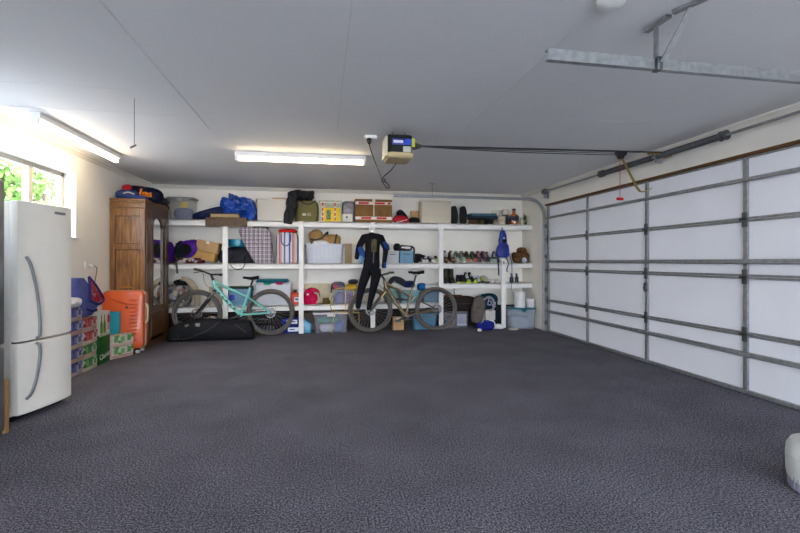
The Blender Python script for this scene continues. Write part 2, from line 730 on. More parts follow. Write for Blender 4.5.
def track(y, side, nm, label):
    "steel guide: vertical run, quarter bend, horizontal run towards the middle of the garage"
    t = thing('door_track', label, 'garage door track', (XR - .03, y, 0))
    zc, rr, zt = 1.93, .26, 2.19
    path = [(XR - .06, y, .01), (XR - .06, y, 1.0), (XR - .06, y, zc)]
    for i in range(1, 9):
        a = PI / 2 * i / 8
        path.append((XR - .06 - rr * (1 - math.cos(a)), y, zc + rr * math.sin(a)))
    path.append((2.4, y, zt))
    path.append((1.10, y, zt))
    # channel section: web on the far side, two lips
    rings = []
    hw = .028 if side < 0 else .021
    sec = [(-hw, 0), (hw, 0), (hw, .03), (hw - .007, .034), (hw - .007, .006), (.007 - hw, .006), (.007 - hw, .034), (-hw, .03)]
    P = [Vector(p) for p in path]
    for i, p in enumerate(P):
        a = P[max(0, i - 1)]
        c = P[min(len(P) - 1, i + 1)]
        tg = (c - a).normalized()
        nrm = Vector((0, 1, 0)).cross(tg).normalized()
        rings.append([p + nrm * u + Vector((0, -v * side, 0)) for u, v in sec])
    B().loft(rings).done('channel', STEEL, t, True, False)
    return t


t = track(6.70, 1, 'door_track', 'curved steel door track beside the shelving, running high along the back')
for z in (.15, .7, 1.25, 1.75):
    B().box((XR - .025, 6.685, z), (.05, .05, .06), .003).done('wall_bracket', DKSTEEL, t, True)
b = B()
b.bar((1.72, 6.70, 2.21), (1.72, 6.70, HC), .03, .004).box((1.72, 6.70, HC - .004), (.09, .035, .006), .002)
b.done('hanger', STEEL, t, True, False)
t = track(1.985, -1, 'door_track', 'steel door track running below the ceiling at the top right')
b = B()
b.bar((1.703, 1.985, 2.17), (1.703, 1.985, HC - .003), .004, .03, (0, 1, 0)).bar((1.717, 1.998, 2.17), (1.717, 1.998, HC - .003), .028, .004, (0, 1, 0))
for i in range(6):
    b.cyl((1.717, 1.9965, 2.235 + i * .026), (1.717, 1.9945, 2.235 + i * .026), .005, 8)
b.done('hanger', STEEL, t, True, False)
B().bar((1.725, 1.965, 2.19), (1.745, 1.80, HC - .006), .030, .005, (0, 1, 0)).done('brace', STEEL, t, True, False)
B().bar((1.700, 2.05, HC - .010), (1.705, 1.90, HC - .010), .032, .016).done('ceiling_cleat', STEEL, t, True, False)
B().bar((1.70, 1.87, HC - .010), (1.76, 1.74, HC - .010), .032, .016).done('ceiling_cleat', STEEL, t, True, False)
B().box((1.712, 1.985, 2.185), (.03, .045, .07), .004).done('track_clip', DKSTEEL, t, True)

# torsion bar and spring over the door
t = thing('torsion_bar', 'steel torsion bar with dark coil spring above the garage door', 'torsion spring', (3.57, 4.3, 2.30))
B().cyl((3.57, 1.9, 2.30), (3.57, 6.62, 2.30), .013, 12).done('shaft', STEEL, t, True)
for a, b_ in ((3.37, 4.14), (4.20, 5.07)):
    b = B()
    pts = []
    n = 46
    for i in range(n * 8 + 1):
        an = 2 * PI * i / 8
        pts.append((3.57 + .026 * math.cos(an), a + (b_ - a) * i / (n * 8), 2.30 + .026 * math.sin(an)))
    b.tube(pts, .0085, 5)
    b.done('coil_spring', DKSTEEL, t, True)
for y in (6.56, 3.35, 5.09):
    B().lathe([(.012, -.03), (.045, -.03), (.045, -.022), (.036, -.012), (.036, .012), (.045, .022), (.045, .03), (.012, .03)], 18, (3.57, y, 2.30), 'Y').done('drum', DKSTEEL, t, True)
B().box((3.61, 6.60, 2.27), (.07, .008, .14), .002).box((3.645, 6.585, 2.27), (.006, .05, .16), .001).done('end_bracket', STEEL, t, True)
B().box((3.61, 4.17, 2.285), (.075, .02, .1), .004).done('centre_bracket', STEEL, t, True)

# opener
t = thing('door_opener', 'ceiling garage door opener with black top and blue label', 'garage door opener', (.71, 4.05, 2.1))
OP = mat('opener_cream', (.62, .50, .30), .5, var=.06)
OPW = mat('opener_side', (.72, .66, .52), .4, var=.05)
b = B()
b.loft([rrect(.22, .28, .04, 4, .715, 4.10, 2.125), rrect(.25, .31, .05, 4, .715, 4.10, 2.143), rrect(.25, .31, .05, 4, .715, 4.10, 2.172)])
b.done('housing', OP, t, True)
B().loft([rrect(.24, .295, .05, 4, .712, 4.10, 2.172), rrect(.24, .295, .05, 4, .712, 4.10, 2.335)]).done('cover', mat('opener_black', (.03, .032, .026), .5), t, True)
B().loft([rrect(.02, .25, .008, 3, .588, 4.10, 2.145), rrect(.02, .25, .008, 3, .590, 4.10, 2.325)]).done('end_cap', OPW, t, True)
lb = B().box((.735, 3.945, 2.268), (.20, .010, .055), .002).done('label_plate', mat('blue_label', (.02, .05, .42), .4), t, True)
B().box((.69, 3.939, 2.268), (.09, .004, .024), .001).done('label_wordmark', WHITE, lb, True)
B().lathe([(.001, -.006), (.030, -.006), (.030, .004), (.001, .004)], 20, (.78, 3.942, 2.268), 'Y').done('label_roundel', mat('bright_blue_print', (.01, .09, .62), .4), lb, True)
B().box((.832, 3.945, 2.262), (.032, .012, .075), .003).done('terminal', mat('lime_print', (.55, .58, .08), .5), t, True)
B().box((.775, 3.949, 2.203), (.075, .006, .052), .001).done('sticker', mat('sticker_paper', (.66, .63, .55), .5), t, True)
for x in (.66, .78):
    B().bar((x, 4.1, 2.33), (x, 4.1, HC), .03, .004).done('ceiling_strap', DKSTEEL, t, True, False)
B().prism([(.852, 2.225), (.852, 2.29), (.93, 2.268), (.93, 2.25)], 4.02, 4.08).done('rail_nose', BLACK, t, True)
B().bar((.90, 4.05, 2.262), (3.60, 4.07, 2.325), .03, .012).done('rail', BLACK, t, True, False)
for dz in (-.022, -.04):
    B().tube(catmull([(.90, 4.045, 2.256), (1.9, 4.05, 2.285 + dz * .9), (3.05, 4.06, 2.312 + dz)], 6), .004, 6).done('belt', BLACK, t, True)
b = B()
b.box((3.07, 4.06, 2.290), (.115, .05, .04), .008).prism([(3.03, 2.275), (3.11, 2.275), (3.09, 2.235), (3.05, 2.235)], 4.04, 4.085)
b.done('carriage', BLACK, t, True)
B().bar((3.40, 4.07, 2.30), (3.64, 4.07, 2.325), .025, .02).box((3.635, 4.07, 2.31), (.02, .1, .07), .003).done('header_bracket', mat('brass_bracket', (.36, .27, .10), .4, metal=.7), t, True)
BRS = mat('yellow_passivated_steel', (.52, .42, .16), .4, metal=.6, var=.15)
pts = [(3.08, 4.06, 2.245), (3.20, 4.10, 2.10), (3.34, 4.16, 1.955), (3.40, 4.19, 1.925), (3.47, 4.22, 1.925), (3.56, 4.27, 1.955), (3.63, 4.30, 1.985)]
b = B()
for p, q in zip(pts[:-1], pts[1:]):
    b.bar(p, q, .006, .03, (0, 1, 0))
b.done('door_arm', BRS, t, True, False)
B().box((XR - .0, 4.33, 2.0), (.03, .05, .15), .004).done('door_arm_bracket', BRS, t, True)
B().cyl((3.055, 4.055, 2.24), (3.055, 4.055, 1.83), .003, 6).done('release_cord', mat('red_cord', (.5, .03, .03), .7), t, True)
B().box((3.055, 4.055, 1.815), (.075, .022, .03), .008).done('release_handle', RED, t, True)

# ceiling socket, its plug and the lead of the opener
t = thing('ceiling_socket', 'small white power socket on the ceiling left of the opener', 'power socket', (.47, 4.27, HC))
B().b2(.41, .53, 4.23, 4.31, HC - .032, HC, .006).done('socket_plate', WHITE, t, True)
b = B()
b.lathe([(.022, 0), (.026, -.02), (.018, -.045), (.009, -.06)], 12, (.455, 4.25, HC - .030))
b.tube(catmull([(.455, 4.25, 2.315), (.47, 4.22, 2.24), (.52, 4.2, 2.10), (.565, 4.2, 1.985), (.585, 4.2, 1.93), (.62, 4.2, 1.885), (.645, 4.2, 1.88), (.64, 4.2, 1.91), (.60, 4.2, 1.945), (.575, 4.2, 1.96), (.585, 4.2, 1.985), (.66, 4.16, 2.05), (.70, 4.1, 2.106)], 7), .005, 6)
b.torus((.588, 4.2, 1.952), .018, .006, 'Y', 14, 6)
solo(b, 'power_lead', BLACK, 'black lead looped below the opener with its plug in the ceiling socket', 'power lead')

# smoke alarm
t = thing('smoke_alarm', 'white round smoke alarm at the top edge of the ceiling', 'smoke alarm', (1.335, 1.835, HC))
B().lathe([(.062, 0), (.066, -.012), (.062, -.03), (.045, -.04), (.001, -.042)], 28).done('body', WHITE, t)
B().torus((0, 0, -.028), .052, .0035, 'Z', 24, 6).done('vent_ring', mat('grey_plastic', (.4, .4, .4), .5), t)

# pull cord
t = thing('pull_cord', 'thin pull cord with small toggle hanging from the ceiling at left', 'pull cord', (-1.40, 3.60, HC))
B().cyl((0, 0, 0), (0, 0, -.35), .0022, 6).done('cord', mat('grey_cord', (.3, .3, .28), .7), t)
B().box((-.008, 0, -.365), (.05, .012, .014), .004, (0, R(-30), 0)).done('toggle', DKSTEEL, t)

# fluorescent battens
TUBE = emit('fluorescent_tube', (1.0, .79, .52), TUBE_W)


def batten(loc, rz, label):
    t = thing('fluorescent_light', label, 'ceiling light', loc, rz)
    b = B()
    b.b2(-.042, .042, -.735, .735, -.052, 0, .004)
    b.done('channel', WHITE, t, smooth=False)
    tb = B().cyl((0, -.70, -.078), (0, .70, -.078), .019, 14).done('tube', TUBE, t)
    for s in (-1, 1):
        B().box((0, s * .718, -.072), (.05, .034, .06), .005).done('lamp_holder', WHITE, t)
    return t


batten((-2.335, 4.80, HC), 0, 'lit fluorescent batten along the ceiling over the left window')
batten((-.225, 5.14, HC), R(-91), 'lit fluorescent batten crosswise in the middle of the ceiling')

# wall outlet
t = thing('wall_outlet', 'white power outlet with plug on the left wall above the blue bag', 'power outlet', (XL, 5.69, 1.12))
B().b2(0, .012, -.06, .06, -.04, .04, .004).done('outlet_plate', WHITE, t)
b = B()
b.box((.035, .02, 0), (.05, .035, .035), .008).done('plug', WHITE, t)
B().tube(catmull([(.05, .03, -.01), (.055, .10, -.03), (.03, .14, -.12), (.02, .12, -.24), (.02, .11, -.33)], 6), .004, 6).done('plug_lead', BLACK, t)


# ------------------------------------------------------------------ shelving along the back wall
FY = 7.20                                   # front edge of the boards
ZT, ZM, ZL, ZR = 1.815, 1.133, .458, .785     # shelf surfaces
shelf = thing('storage_shelving', 'long white timber shelving built across the whole back wall', 'shelving', (.4, 7.4, 0))


def board(x0, x1, z, nm='shelf', h=.087):
    b = B()
    b.b2(x0, x1, FY, YB - .005, z - .02, z, .002).b2(x0, x1, FY, FY + .022, z - h, z - .001, .003)
    o = b.done(nm, SHELF, shelf, True, False)
    B().b2(x0, x1, YB - .03, YB - .005, z - .085, z - .021).done('cleat', SHELF, o, True, False)


board(XL + .005, XR - .005, ZT, h=.094)
board(XL + .005, XR - .005, ZM)
board(XL + .005, 2.0, ZL)
board(2.0, XR - .005, ZR)
B().b2(2.05, 3.06, 7.42, 7.435, ZM + .03, ZM + .07, .002).b2(2.05, 2.065, 7.42, 7.60, ZM, ZM + .07).b2(3.045, 3.06, 7.42, 7.60, ZM, ZM + .07).done('heel_rail', SHELF, shelf, True, False)
for x in (-2.66, -1.49, -.33, .83, 2.0):
    B().b2(x - .038, x + .038, FY - .032, FY - .001, 0, ZT - .003, .003).done('upright', SHELF, shelf, True, False)
B().b2(3.09, 3.17, FY - .032, FY - .001, 0, 1.20, .004).done('upright', SHELF, shelf, True, False)
B().box((3.13, FY - .033, 1.145), (.016, .003, .05), .001).done('slot', BLACK, shelf, True)


def tub(name, label, cat, x, y, z, w, d, h, cbody, lid=None, opac=.35, taper=.86, ribs=0, handles=True, group=None, rz=0, lid_style='flat'):
    t = thing(name, label, cat, (x, y, z), rz, group)
    m = clear('tub_%.2f_%.2f_%.2f_%.2f' % (*cbody, opac), cbody, opac) if opac < 1 else mat('tub_%.2f_%.2f_%.2f' % cbody, cbody, .4)
    r = .03
    b = B()
    tw = .0045
    b.loft([rrect(w * taper, d * taper, r, 4, z=0), rrect(w * .975, d * .97, r, 4, z=h - .03), rrect(w, d, r, 4, z=h - .028), rrect(w, d, r, 4, z=h - .004),
            rrect(w * .975 - tw, d * .97 - tw, r * .9, 4, z=h - .004), rrect(w * taper - tw * 2, d * taper - tw * 2, r * .8, 4, z=.005)])
    if ribs:
        for i in range(ribs):
            u = (i + .5) / ribs - .5
            b.bar((u * w * taper, -d * taper / 2 - .002, .03), (u * w * .96, -d * .485 - .002, h - .04), .012, .006, (0, 1, 0), .002)
    b.done('tub_body', m, t)
    if handles:
        for s in (-1, 1):
            B().b2(s * (w / 2 - .01), s * (w / 2 + .008), -.06, .06, h - .055, h - .03, .004).done('tub_handle', m, t)
    if lid is not None:
        lm = mat('lid_%.2f_%.2f_%.2f' % lid, lid, .4)
        b = B()
        b.loft([rrect(w + .02, d + .02, r, 4, z=h - .012), rrect(w + .024, d + .024, r, 4, z=h + .004), rrect(w + .008, d + .008, r, 4, z=h + .012), rrect(w * .8, d * .8, r, 4, z=h + .012), rrect(w * .78, d * .78, r, 4, z=h + .006)])
        l = b.done('lid', lm, t)
        B().box((0, -d / 2 - .008, h - .025), (w * .22, .014, .05), .005).done('lid_clip', lm, l)
    return t


def carton(name, label, x, y, z, w, d, h, m, cat='box', rz=0., tape=True, group=None, rx=0, ry=0, tapem=None):
    t = thing(name, label, cat, (x, y, z), rz, group, rx, ry)
    B().box((0, 0, h / 2), (w, d, h), .004).done('carton_body', m, t)
    b = B()
    b.box((0, -d * .25 - .0005, h + .0005), (w * .995, d * .48, .003), .001).box((0, d * .25 + .0005, h + .0005), (w * .995, d * .48, .003), .001)
    b.done('flap', m, t)
    if tape:
        B().box((0, 0, h + .003), (w * 1.002, .05, .001)).box((0, -d / 2 - .001, h * .88), (.05, .0012, h * .24)).done('packing_tape', tapem or TAPE, t)
    return t


def soft(name, label, cat, x, y, z, w, d, h, m, group=None, rz=0., **kw):
    t = thing(name, label, cat, (x, y, z), rz, group)
    B().blob((0, 0, 0), (w, d, h), **kw).done('bag_body' if cat.endswith('bag') else 'body', m, t)
    return t


def strap(t, pts, r, m, nm='strap', flat=.35):
    B().tube(catmull(pts, 6), r, 6, flat=flat).done(nm, m, t)


# ---- top shelf, left to right
c, w = span(168, 194, 7.34)
t = tub('storage_tub', 'clear plastic tub with grey rim on the top shelf beside the wardrobe', 'plastic tub', c, 7.42, ZT, w, .30, .34, (.62, .62, .58), (.35, .36, .35), .16)
o = B().blob((c + .02, 7.40, ZT + .008), (w * .7, .22, .19), 3, .05, 6, 3).done('blue_bundle', mat('slate_blue_fabric', (.06, .09, .32), .7, var=.2), None)
tag(o, 'slate blue bundle inside the clear tub beside the wardrobe', 'clothing')
o = B().box((c + .06, 7.29, ZT + .235), (.10, .012, .09), .004).done('yellow_label_card', YELLOW)
tag(o, 'yellow card at the front of the clear tub beside the wardrobe', 'card')

c, w = span(194, 224, 7.36)
t = thing('folding_chair_bag', 'slim dark navy carry bag leaning on the blue sack', 'bag', (c, 7.40, ZT), 0)
B().blob((0, 0, 0), (w * 1.10, .16, .13), 4, .03, 6, 5).done('bag_body', NAVY, t)
t.rotation_euler = (0, R(-17), 0)
t.location = (c, 7.42, ZT + .058)
strap(t, [(-.12, -.085, .05), (-.04, -.10, .075), (.06, -.10, .07), (.14, -.085, .05)], .009, BLACK, 'carry_handle')

c, w = span(221, 257, 7.40)
BLUE = mat('bright_blue_nylon', (.010, .085, .40), .38, var=.35, scale=9, bump=.4, bscale=30, coat=.2)
t = thing('blue_sack', 'crumpled bright blue plastic sack on the top shelf', 'bag', (c, 7.44, ZT))
b = B()


def sackfn(q):
    k = q.z / .40
    q.x *= 1 - .25 * max(0, k)
    q.x -= .06 * max(0, k)
    return q


b.blob((0, 0, 0), (w * 1.04, .28, .40), 4.0, .09, 8, 11, cuts=22, crease=.17, fn=sackfn)
b.done('bag_body', BLUE, t)
b = B()
for i in range(5):
    b.blob((-.15 + i * .028, -.02, .375 - i * .006), (.05, .09, .085 - i * .006), 2.4, .2, 20, i, cuts=4, crease=.2)
b.done('gathered_neck', BLUE, t)

c, w = span(207, 247.5, 7.22)
t = thing('soft_case', 'flat brown soft case hanging over the edge of the top shelf', 'case', (c, 7.30, ZT))
BRN = mat('brown_canvas', (.18, .13, .095), .8, var=.2, scale=20, bump=.2)
b = B()
b.loft([[(x, y, z) for x, y, z in rrect(w, .26, .03, 4, 0, -.02, .002)], rrect(w + .01, .27, .03, 4, 0, -.02, .02), rrect(w - .02, .24, .03, 4, 0, -.02, .035)])
b.done('case_body', BRN, t)
b = B()
b.loft([[(x, -.155 + yy * .5, .03 - zz) for x, yy, zz in ((-w / 2, 0, 0), (w / 2, 0, 0), (w / 2, .05, 0), (-w / 2, .05, 0))]] +
       [[(x, -.160 + yy * .5, .03 - zz) for x, yy, zz in ((-w / 2 - .005, -.012, hh), (w / 2 + .005, -.012, hh), (w / 2 + .005, .04, hh), (-w / 2 - .005, .04, hh))] for hh in (.03, .10, .135)])
b.done('case_flap', BRN, t)
c2, w2 = span(211, 239, 7.20)
t = thing('flat_carton', 'flat opened beige carton lying on the brown soft case', 'box', (c2, 7.27, ZT + .036))
B().box((0, 0, .026), (w2, .20, .050), .003).done('carton_body', mat('beige_card', (.50, .38, .22), .8), t)
B().box((.0, .0, .058), (w2 * 1.03, .21, .010), .002, (0, R(-1.5), 0)).done('carton_lid', BRN, t)

c, w = span(257, 289, 7.42)
tub('storage_tub', 'frosted white plastic tub between the blue sack and the olive bag', 'plastic tub', c, 7.45, ZT, w, .28, .365, (.70, .66, .58), None, .72, .95)
o = B().box((c + .09, 7.46, ZT + .20), (.22, .2, .37), .01).done('brown_packet', mat('tan_card', (.55, .36, .2), .8))
o['label'] = 'tan packet sticking out of the frosted white tub'
o['category'] = 'packet'
o = B().blob((c - .03, 7.44, ZT + .008), (w * .6, .2, .14), 3, .05, 6, 23).done('grey_cloth', mat('light_grey_cloth', (.5, .5, .5), .8))
tag(o, 'light grey cloth seen through the frosted white tub', 'cloth')

c, w = span(296, 317, 7.36)
OLV = mat('olive_canvas', (.21, .19, .085), .8, var=.12, scale=25, bump=.2)
t = thing('olive_bag', 'olive green canvas bag with black handle and white lettering', 'bag', (c + .01, 7.40, ZT))
B().blob((0, 0, 0), (w * 1.06, .24, .355), 4.5, .03, 5, 8).done('bag_body', OLV, t)
strap(t, [(-.10, -.118, .345), (-.06, -.13, .30), (.02, -.132, .28), (.08, -.13, .30), (.14, -.118, .345)], .011, BLACK, 'carry_handle')
b = B()
b.box((-.045, -.128, .115), (.055, .004, .036)).box((.005, -.128, .118), (.007, .004, .045))
for x in (.042,):
    b.box((x - .013, -.128, .118), (.006, .004, .045)).box((x + .013, -.128, .118), (.006, .004, .045))
    b.box((x, -.128, .138), (.03, .004, .006)).box((x, -.128, .098), (.03, .004, .006))
b.done('lettering', mat('white_print', (.7, .68, .6), .6), t)
cx, w = span(288, 316, 7.36)
t = thing('dark_sack', 'dark grey crumpled bag draped over the olive bag', 'bag', (cx, 7.38, ZT))
DSK = mat('dark_grey_nylon', (.035, .034, .04), .5, var=.3, scale=12, bump=.35, bscale=35)
B().blob((-.01, 0, .355), (w * .98, .24, .185), 2.8, .12, 9, 4, cuts=16, crease=.2).done('bag_body', DSK, t)
B().blob((-w / 2 + .015, -.17, -.05), (.18, .13, .52), 2.8, .12, 9, 9, cuts=16, crease=.2, rot=(0, R(10), 0)).done('hanging_fold', DSK, t)

# translucent bag with yellow packs, grey pack beside it
c, w = span(319, 341.5, 7.40)
t = thing('packed_carton', 'pale carton with yellow panel and red tape on the top shelf', 'box', (c, 7.43, ZT))
B().box((0, 0, .18), (w, .26, .36), .006).done('carton_body', mat('pale_green_card', (.50, .52, .40), .7, var=.2), t)
B().box((.015, -.132, .12), (w * .80, .004, .235), .001).done('yellow_panel', YELLOW, t)
b = B()
for x in (-.125, .075):
    b.box((x, -.1355, .175), (.03, .003, .345))
b.box((.0, -.1355, .325), (w * .9, .003, .024))
b.done('white_tape', TAPE, t)
b = B()
for x in (-.125, .075):
    for z_ in (.05, .13, .21, .29):
        b.box((x, -.138, z_), (.022, .002, .055))
b.done('red_tape_print', RED, t)
B().box((-.03, -.1355, .12), (.075, .003, .16), .001).done('picture_panel', mat('grey_green_print', (.25, .30, .2), .6, var=.5, scale=40), t)
c, w = span(342, 354.5, 7.40)
t = thing('grey_pack', 'grey shrink-wrapped pack with white label against the yellow-panelled carton', 'pack', (c, 7.43, ZT))
B().blob((0, 0, 0), (w, .25, .365), 6, .02, 6, 3).done('pack_body', mat('grey_film', (.22, .21, .23), .35, var=.4, scale=20), t)
B().box((-.02, -.130, .075), (w * .80, .006, .13), .002).done('white_label', mat('white_print', (.7, .68, .6)), t)
B().lathe([(.001, -.003), (.02, -.003), (.02, .003), (.001, .003)], 16, (-.03, -.134, .085), 'Y').done('round_emblem', mat('teal_print', (.1, .3, .33), .6), t)

c, w = span(355, 391.5, 7.34)
t = carton('taped_carton', 'large brown carton with rows of red and white tape', c, 7.42, ZT, w, .30, .39, CARDD)
b = B()
for z_ in (.325, .075):
    b.box((0, -.151, z_), (w * 1.0, .002, .048))
b.done('white_tape_band', TAPE, t)
b = B()
for z_, xs in ((.325, (-.17, .10, .26)), (.075, (-.13, .13))):
    for x in xs:
        b.box((x, -.153, z_), (.17 if x != .26 else .05, .002, .032))
b.done('red_tape_print', RED, t)
B().box((0, -.151, .20), (.014, .002, .19)).done('seam_tape', TAPE, t)



def make_shoe(name, label, loc, rz, up, sole, lace, group=None, L=.275, high=0., tip=None, rx=0., ry=0., wide=1.):
    "a laced shoe, toe towards local -Y"
    t = thing(name, label, 'shoe', loc, rz, group, rx, ry)
    W = .098 * wide
    out = []
    n = 20
    for k in range(n):
        a = 2 * PI * k / n
        y = math.sin(a) * L / 2
        u = y / (L / 2)
        ww = W / 2 * (.93 + .12 * (-u if u < 0 else 0) - .10 * max(0, u))
        out.append((math.copysign(abs(math.cos(a)) ** .75, math.cos(a)) * ww, y))
    b = B()
    b.loft([[(x * .94, y * .97, 0) for x, y in out], [(x, y, .008) for x, y in out], [(x * .98, y * .99, .026) for x, y in out]])
    b.done('sole', sole, t)
    b = B()
    prof = [(-.47, .030, .60), (-.40, .046, .80), (-.25, .060, .90), (-.08, .082, .86), (.06, .098 + high * .6, .78), (.22, .100 + high, .74), (.38, .104 + high, .70), (.47, .085 + high, .52)]
    rings = []
    for u, h, k in prof:
        rg = []
        for i in range(12):
            a = PI * i / 11
            x = math.cos(a) * W / 2 * k
            rg.append((x, u * L, .022 + (h - .004) * math.sin(a) ** .62))
        rings.append(rg)
    b.loft(rings)
    b.done('upper', up, t)
    B().lathe([(.001, 0), (.026, 0), (.028, .006), (.020, .010), (.001, .004)], 14, (0, L * .28, .112 + high)).done('collar', BLACK, t)
    b = B()
    for i in range(4):
        yy = -.16 + i * .075
        zz = .088 + i * .0105 + high * .12 * i
        b.tube([(-.026, yy * L, zz - .006), (0, yy * L - .006, zz + .007), (.026, yy * L, zz - .006)], .0062, 5)
    b.done('laces', lace, t)
    if tip:
        B().blob((0, -L * .40, .024), (W * .78, L * .2, .042), 2.6, .02, 5, 1, cuts=5).done('toe_cap', tip, t)
    return t


WLACE = mat('white_lace', (.7, .7, .68), .8)
DLACE = mat('dark_lace', (.04, .04, .045), .8)
WSOLE = mat('white_sole', (.68, .67, .64), .6)
DSOLE = mat('dark_sole', (.03, .03, .03), .7)
LSOLE = mat('lime_sole', (.48, .58, .05), .6)

# red shoe bag, black boot and small box
c, w = span(392, 408, 7.34)
t = thing('red_shoe', 'red and white sports shoe lying beside the taped carton', 'shoe', (c + .02, 7.34, ZT))
B().blob((0, 0, 0), (w * 1.0, .13, .135), 2.4, .06, 8, 2, fn=lambda q: Vector((q.x, q.y, q.z * (1.0 - .9 * (q.x - .05) if q.x > 0 else 1.0)))).done('upper', mat('crimson_leather', (.45, .02, .04), .5, var=.25), t)
B().box((.0, -.066, .035), (w * .7, .006, .012), .002, (0, R(-14), 0)).done('white_flash', WHITE, t)
B().blob((-.05, .02, .085), (.10, .09, .06), 2.4, .05, 8, 5, cuts=5).done('dark_collar', BLKFAB, t)
c, w = span(401, 421, 7.4)
t = thing('black_boot', 'black ankle boot tipped against the white panel', 'boot', (c, 7.46, ZT))
B().blob((.07, 0, 0), (.19, .14, .12), 3, .04, 6, 6).done('foot', BLKFAB, t)
B().blob((-.06, 0, .03), (.13, .13, .26), 3, .04, 6, 7, rot=(0, R(-38), 0)).done('shaft', BLKFAB, t)
c, w = span(411, 420.5, 7.52)
carton('small_carton', 'small tan carton behind the black ankle boot', c, 7.56, ZT, w, .09, .24, CARD, tape=False)

c, w = span(421.5, 451, 7.32)
t = thing('panel_box', 'wide cream flat-fronted box between the boot and the black trainers', 'box', (c, 7.42, ZT))
CRM = mat('cream_board', (.66, .60, .50), .6, var=.04)
B().box((0, 0, .198), (w, .22, .395), .006).done('box_body', CRM, t)
B().box((0, -.112, .198), (w * .94, .006, .375), .002).done('front_panel', CRM, t)
B().box((0, -.116, .14), (w * .93, .003, .004)).done('seam', mat('beige_seam', (.5, .43, .33)), t)

# pair of black trainers standing on their heels
for i, (p, who) in enumerate(((455, 'left'), (464.2, 'right'))):
    make_shoe('black_trainer', f'{who} one of the two black trainers stood upright on the top shelf', (X(p, 7.34), 7.375, ZT + .166), PI, mat('black_trainer_mesh', (.022, .026, .028), .7, var=.4, scale=40), DSOLE, mat('grey_lace', (.35, .36, .36), .8), 'upright black trainers', L=.33, rx=R(90), wide=1.5)

# folded mats and things under them
c, w = span(469, 495, 7.38)
t = thing('folded_mat', 'folded blue grey mat lying on dark shoes on the top shelf', 'mat', (c, 7.42, ZT + .095))
MT = mat('blue_grey_foam', (.10, .19, .24), .6, var=.15)
b = B()
b.box((0, 0, .078), (w, .28, .045), .018, seg=3)
b.done('upper_fold', MT, t)
B().box((.02, 0, .03), (w * .98, .28, .055), .024, seg=3).done('lower_fold', mat('dark_blue_grey_foam', (.028, .05, .075), .6), t)
for i, (p, m, lb) in enumerate(((473, mat('tan_leather', (.18, .09, .05), .6), 'tan low shoe tucked under the folded mat'), (481, mat('olive_leather', (.10, .09, .03), .6), 'olive low shoe tucked under the middle of the folded mat'), (489, BLKFAB, 'black low shoe tucked under the right end of the folded mat'))):
    t = thing('low_shoe', lb, 'shoe', (X(p, 7.36), 7.40, ZT))
    B().blob((0, 0, .012), (.105, .26, .078), 3, .03, 6, i).done('upper', m, t)
    B().b2(-.05, .05, -.128, .128, 0, .014, .006).done('sole', DSOLE, t)

# jars and bottles
def tin(label, px, y, z, r, h, mbody, mlid, band=None, name='paint_tin'):
    t = thing(name, label, 'tin', (X(px, y), y, z))
    B().lathe([(.001, 0), (r, 0), (r, .006), (r * .97, .01), (r * .97, h - .012), (r * 1.02, h - .008), (r * 1.02, h)], 20).done('tin_body', mbody, t)
    B().lathe([(.001, h), (r * .9, h), (r * .9, h + .008), (.001, h + .008)], 20).done('tin_lid', mlid, t)
    if band:
        B().lathe([(r * .975, h * .25), (r * .99, h * .25), (r * .99, h * .7), (r * .975, h * .7)], 20).done('tin_label', band, t)
    return t


PALE = mat('pale_tin', (.74, .70, .60), .5)
LIDM = mat('tin_lid_grey', (.5, .5, .48), .35, metal=.6)
tin('pale tin with plain side standing at the back left of the tins', 496.3, 7.51, ZT, .070, .265, PALE, LIDM, mat('tan_label', (.58, .5, .4)))
tin('taller pale tin with dark label at the back of the tins', 505.0, 7.51, ZT, .066, .285, PALE, LIDM, mat('dark_label', (.07, .075, .08)))
tin('short cream tin in front of the two back tins', 501.7, 7.34, ZT, .068, .145, mat('cream_tin', (.68, .62, .5), .5), LIDM, mat('tan_label', (.58, .5, .4)))
t = thing('spray_bottle', 'small dark aerosol between the cream tin and the amber bottle', 'bottle', (X(507.5, 7.40), 7.40, ZT))
B().lathe([(.001, 0), (.03, 0), (.03, .10), (.012, .125), (.012, .15), (.001, .15)], 14).done('can_body', mat('dark_label', (.07, .075, .08)), t)
B().lathe([(.012, .148), (.016, .15), (.016, .175), (.001, .178)], 12).done('cap', BLACK, t)
t = thing('amber_bottle', 'squat amber bottle with dark blue label on the top shelf', 'bottle', (X(514, 7.34), 7.34, ZT))
B().lathe([(.001, 0), (.080, 0), (.083, .01), (.083, .14), (.068, .185), (.03, .205), (.026, .26), (.03, .265), (.001, .266)], 24).done('bottle_body', mat('amber_glass', (.40, .13, .03), .15, coat=.5), t)
B().lathe([(.084, .075), (.0855, .075), (.0855, .155), (.084, .155)], 24).done('label_band', mat('slate_label', (.05, .06, .085)), t)
B().lathe([(.028, .262), (.032, .262), (.032, .295), (.001, .295)], 16).done('cap', mat('maroon_cap', (.12, .03, .04)), t)
t = thing('glass_jar', 'clear glass jar between the amber bottle and the green plant', 'jar', (X(522.7, 7.33), 7.34, ZT))
B().lathe([(.001, 0), (.043, 0), (.046, .006), (.046, .10), (.036, .118), (.036, .13), (.033, .13), (.033, .116), (.042, .098), (.042, .008), (.001, .006)], 20).done('jar_body', clear('jar_glass', (.75, .75, .65), .25, .05), t)
t = thing('small_plant', 'little green leafy plant at the right end of the top shelf', 'plant', (3.605, 7.33, ZT))
B().lathe([(.001, 0), (.026, 0), (.032, .05), (.028, .05), (.001, .045)], 16).done('pot', mat('dark_pot', (.04, .045, .03)), t)
b = B()
rd = random.Random(3)
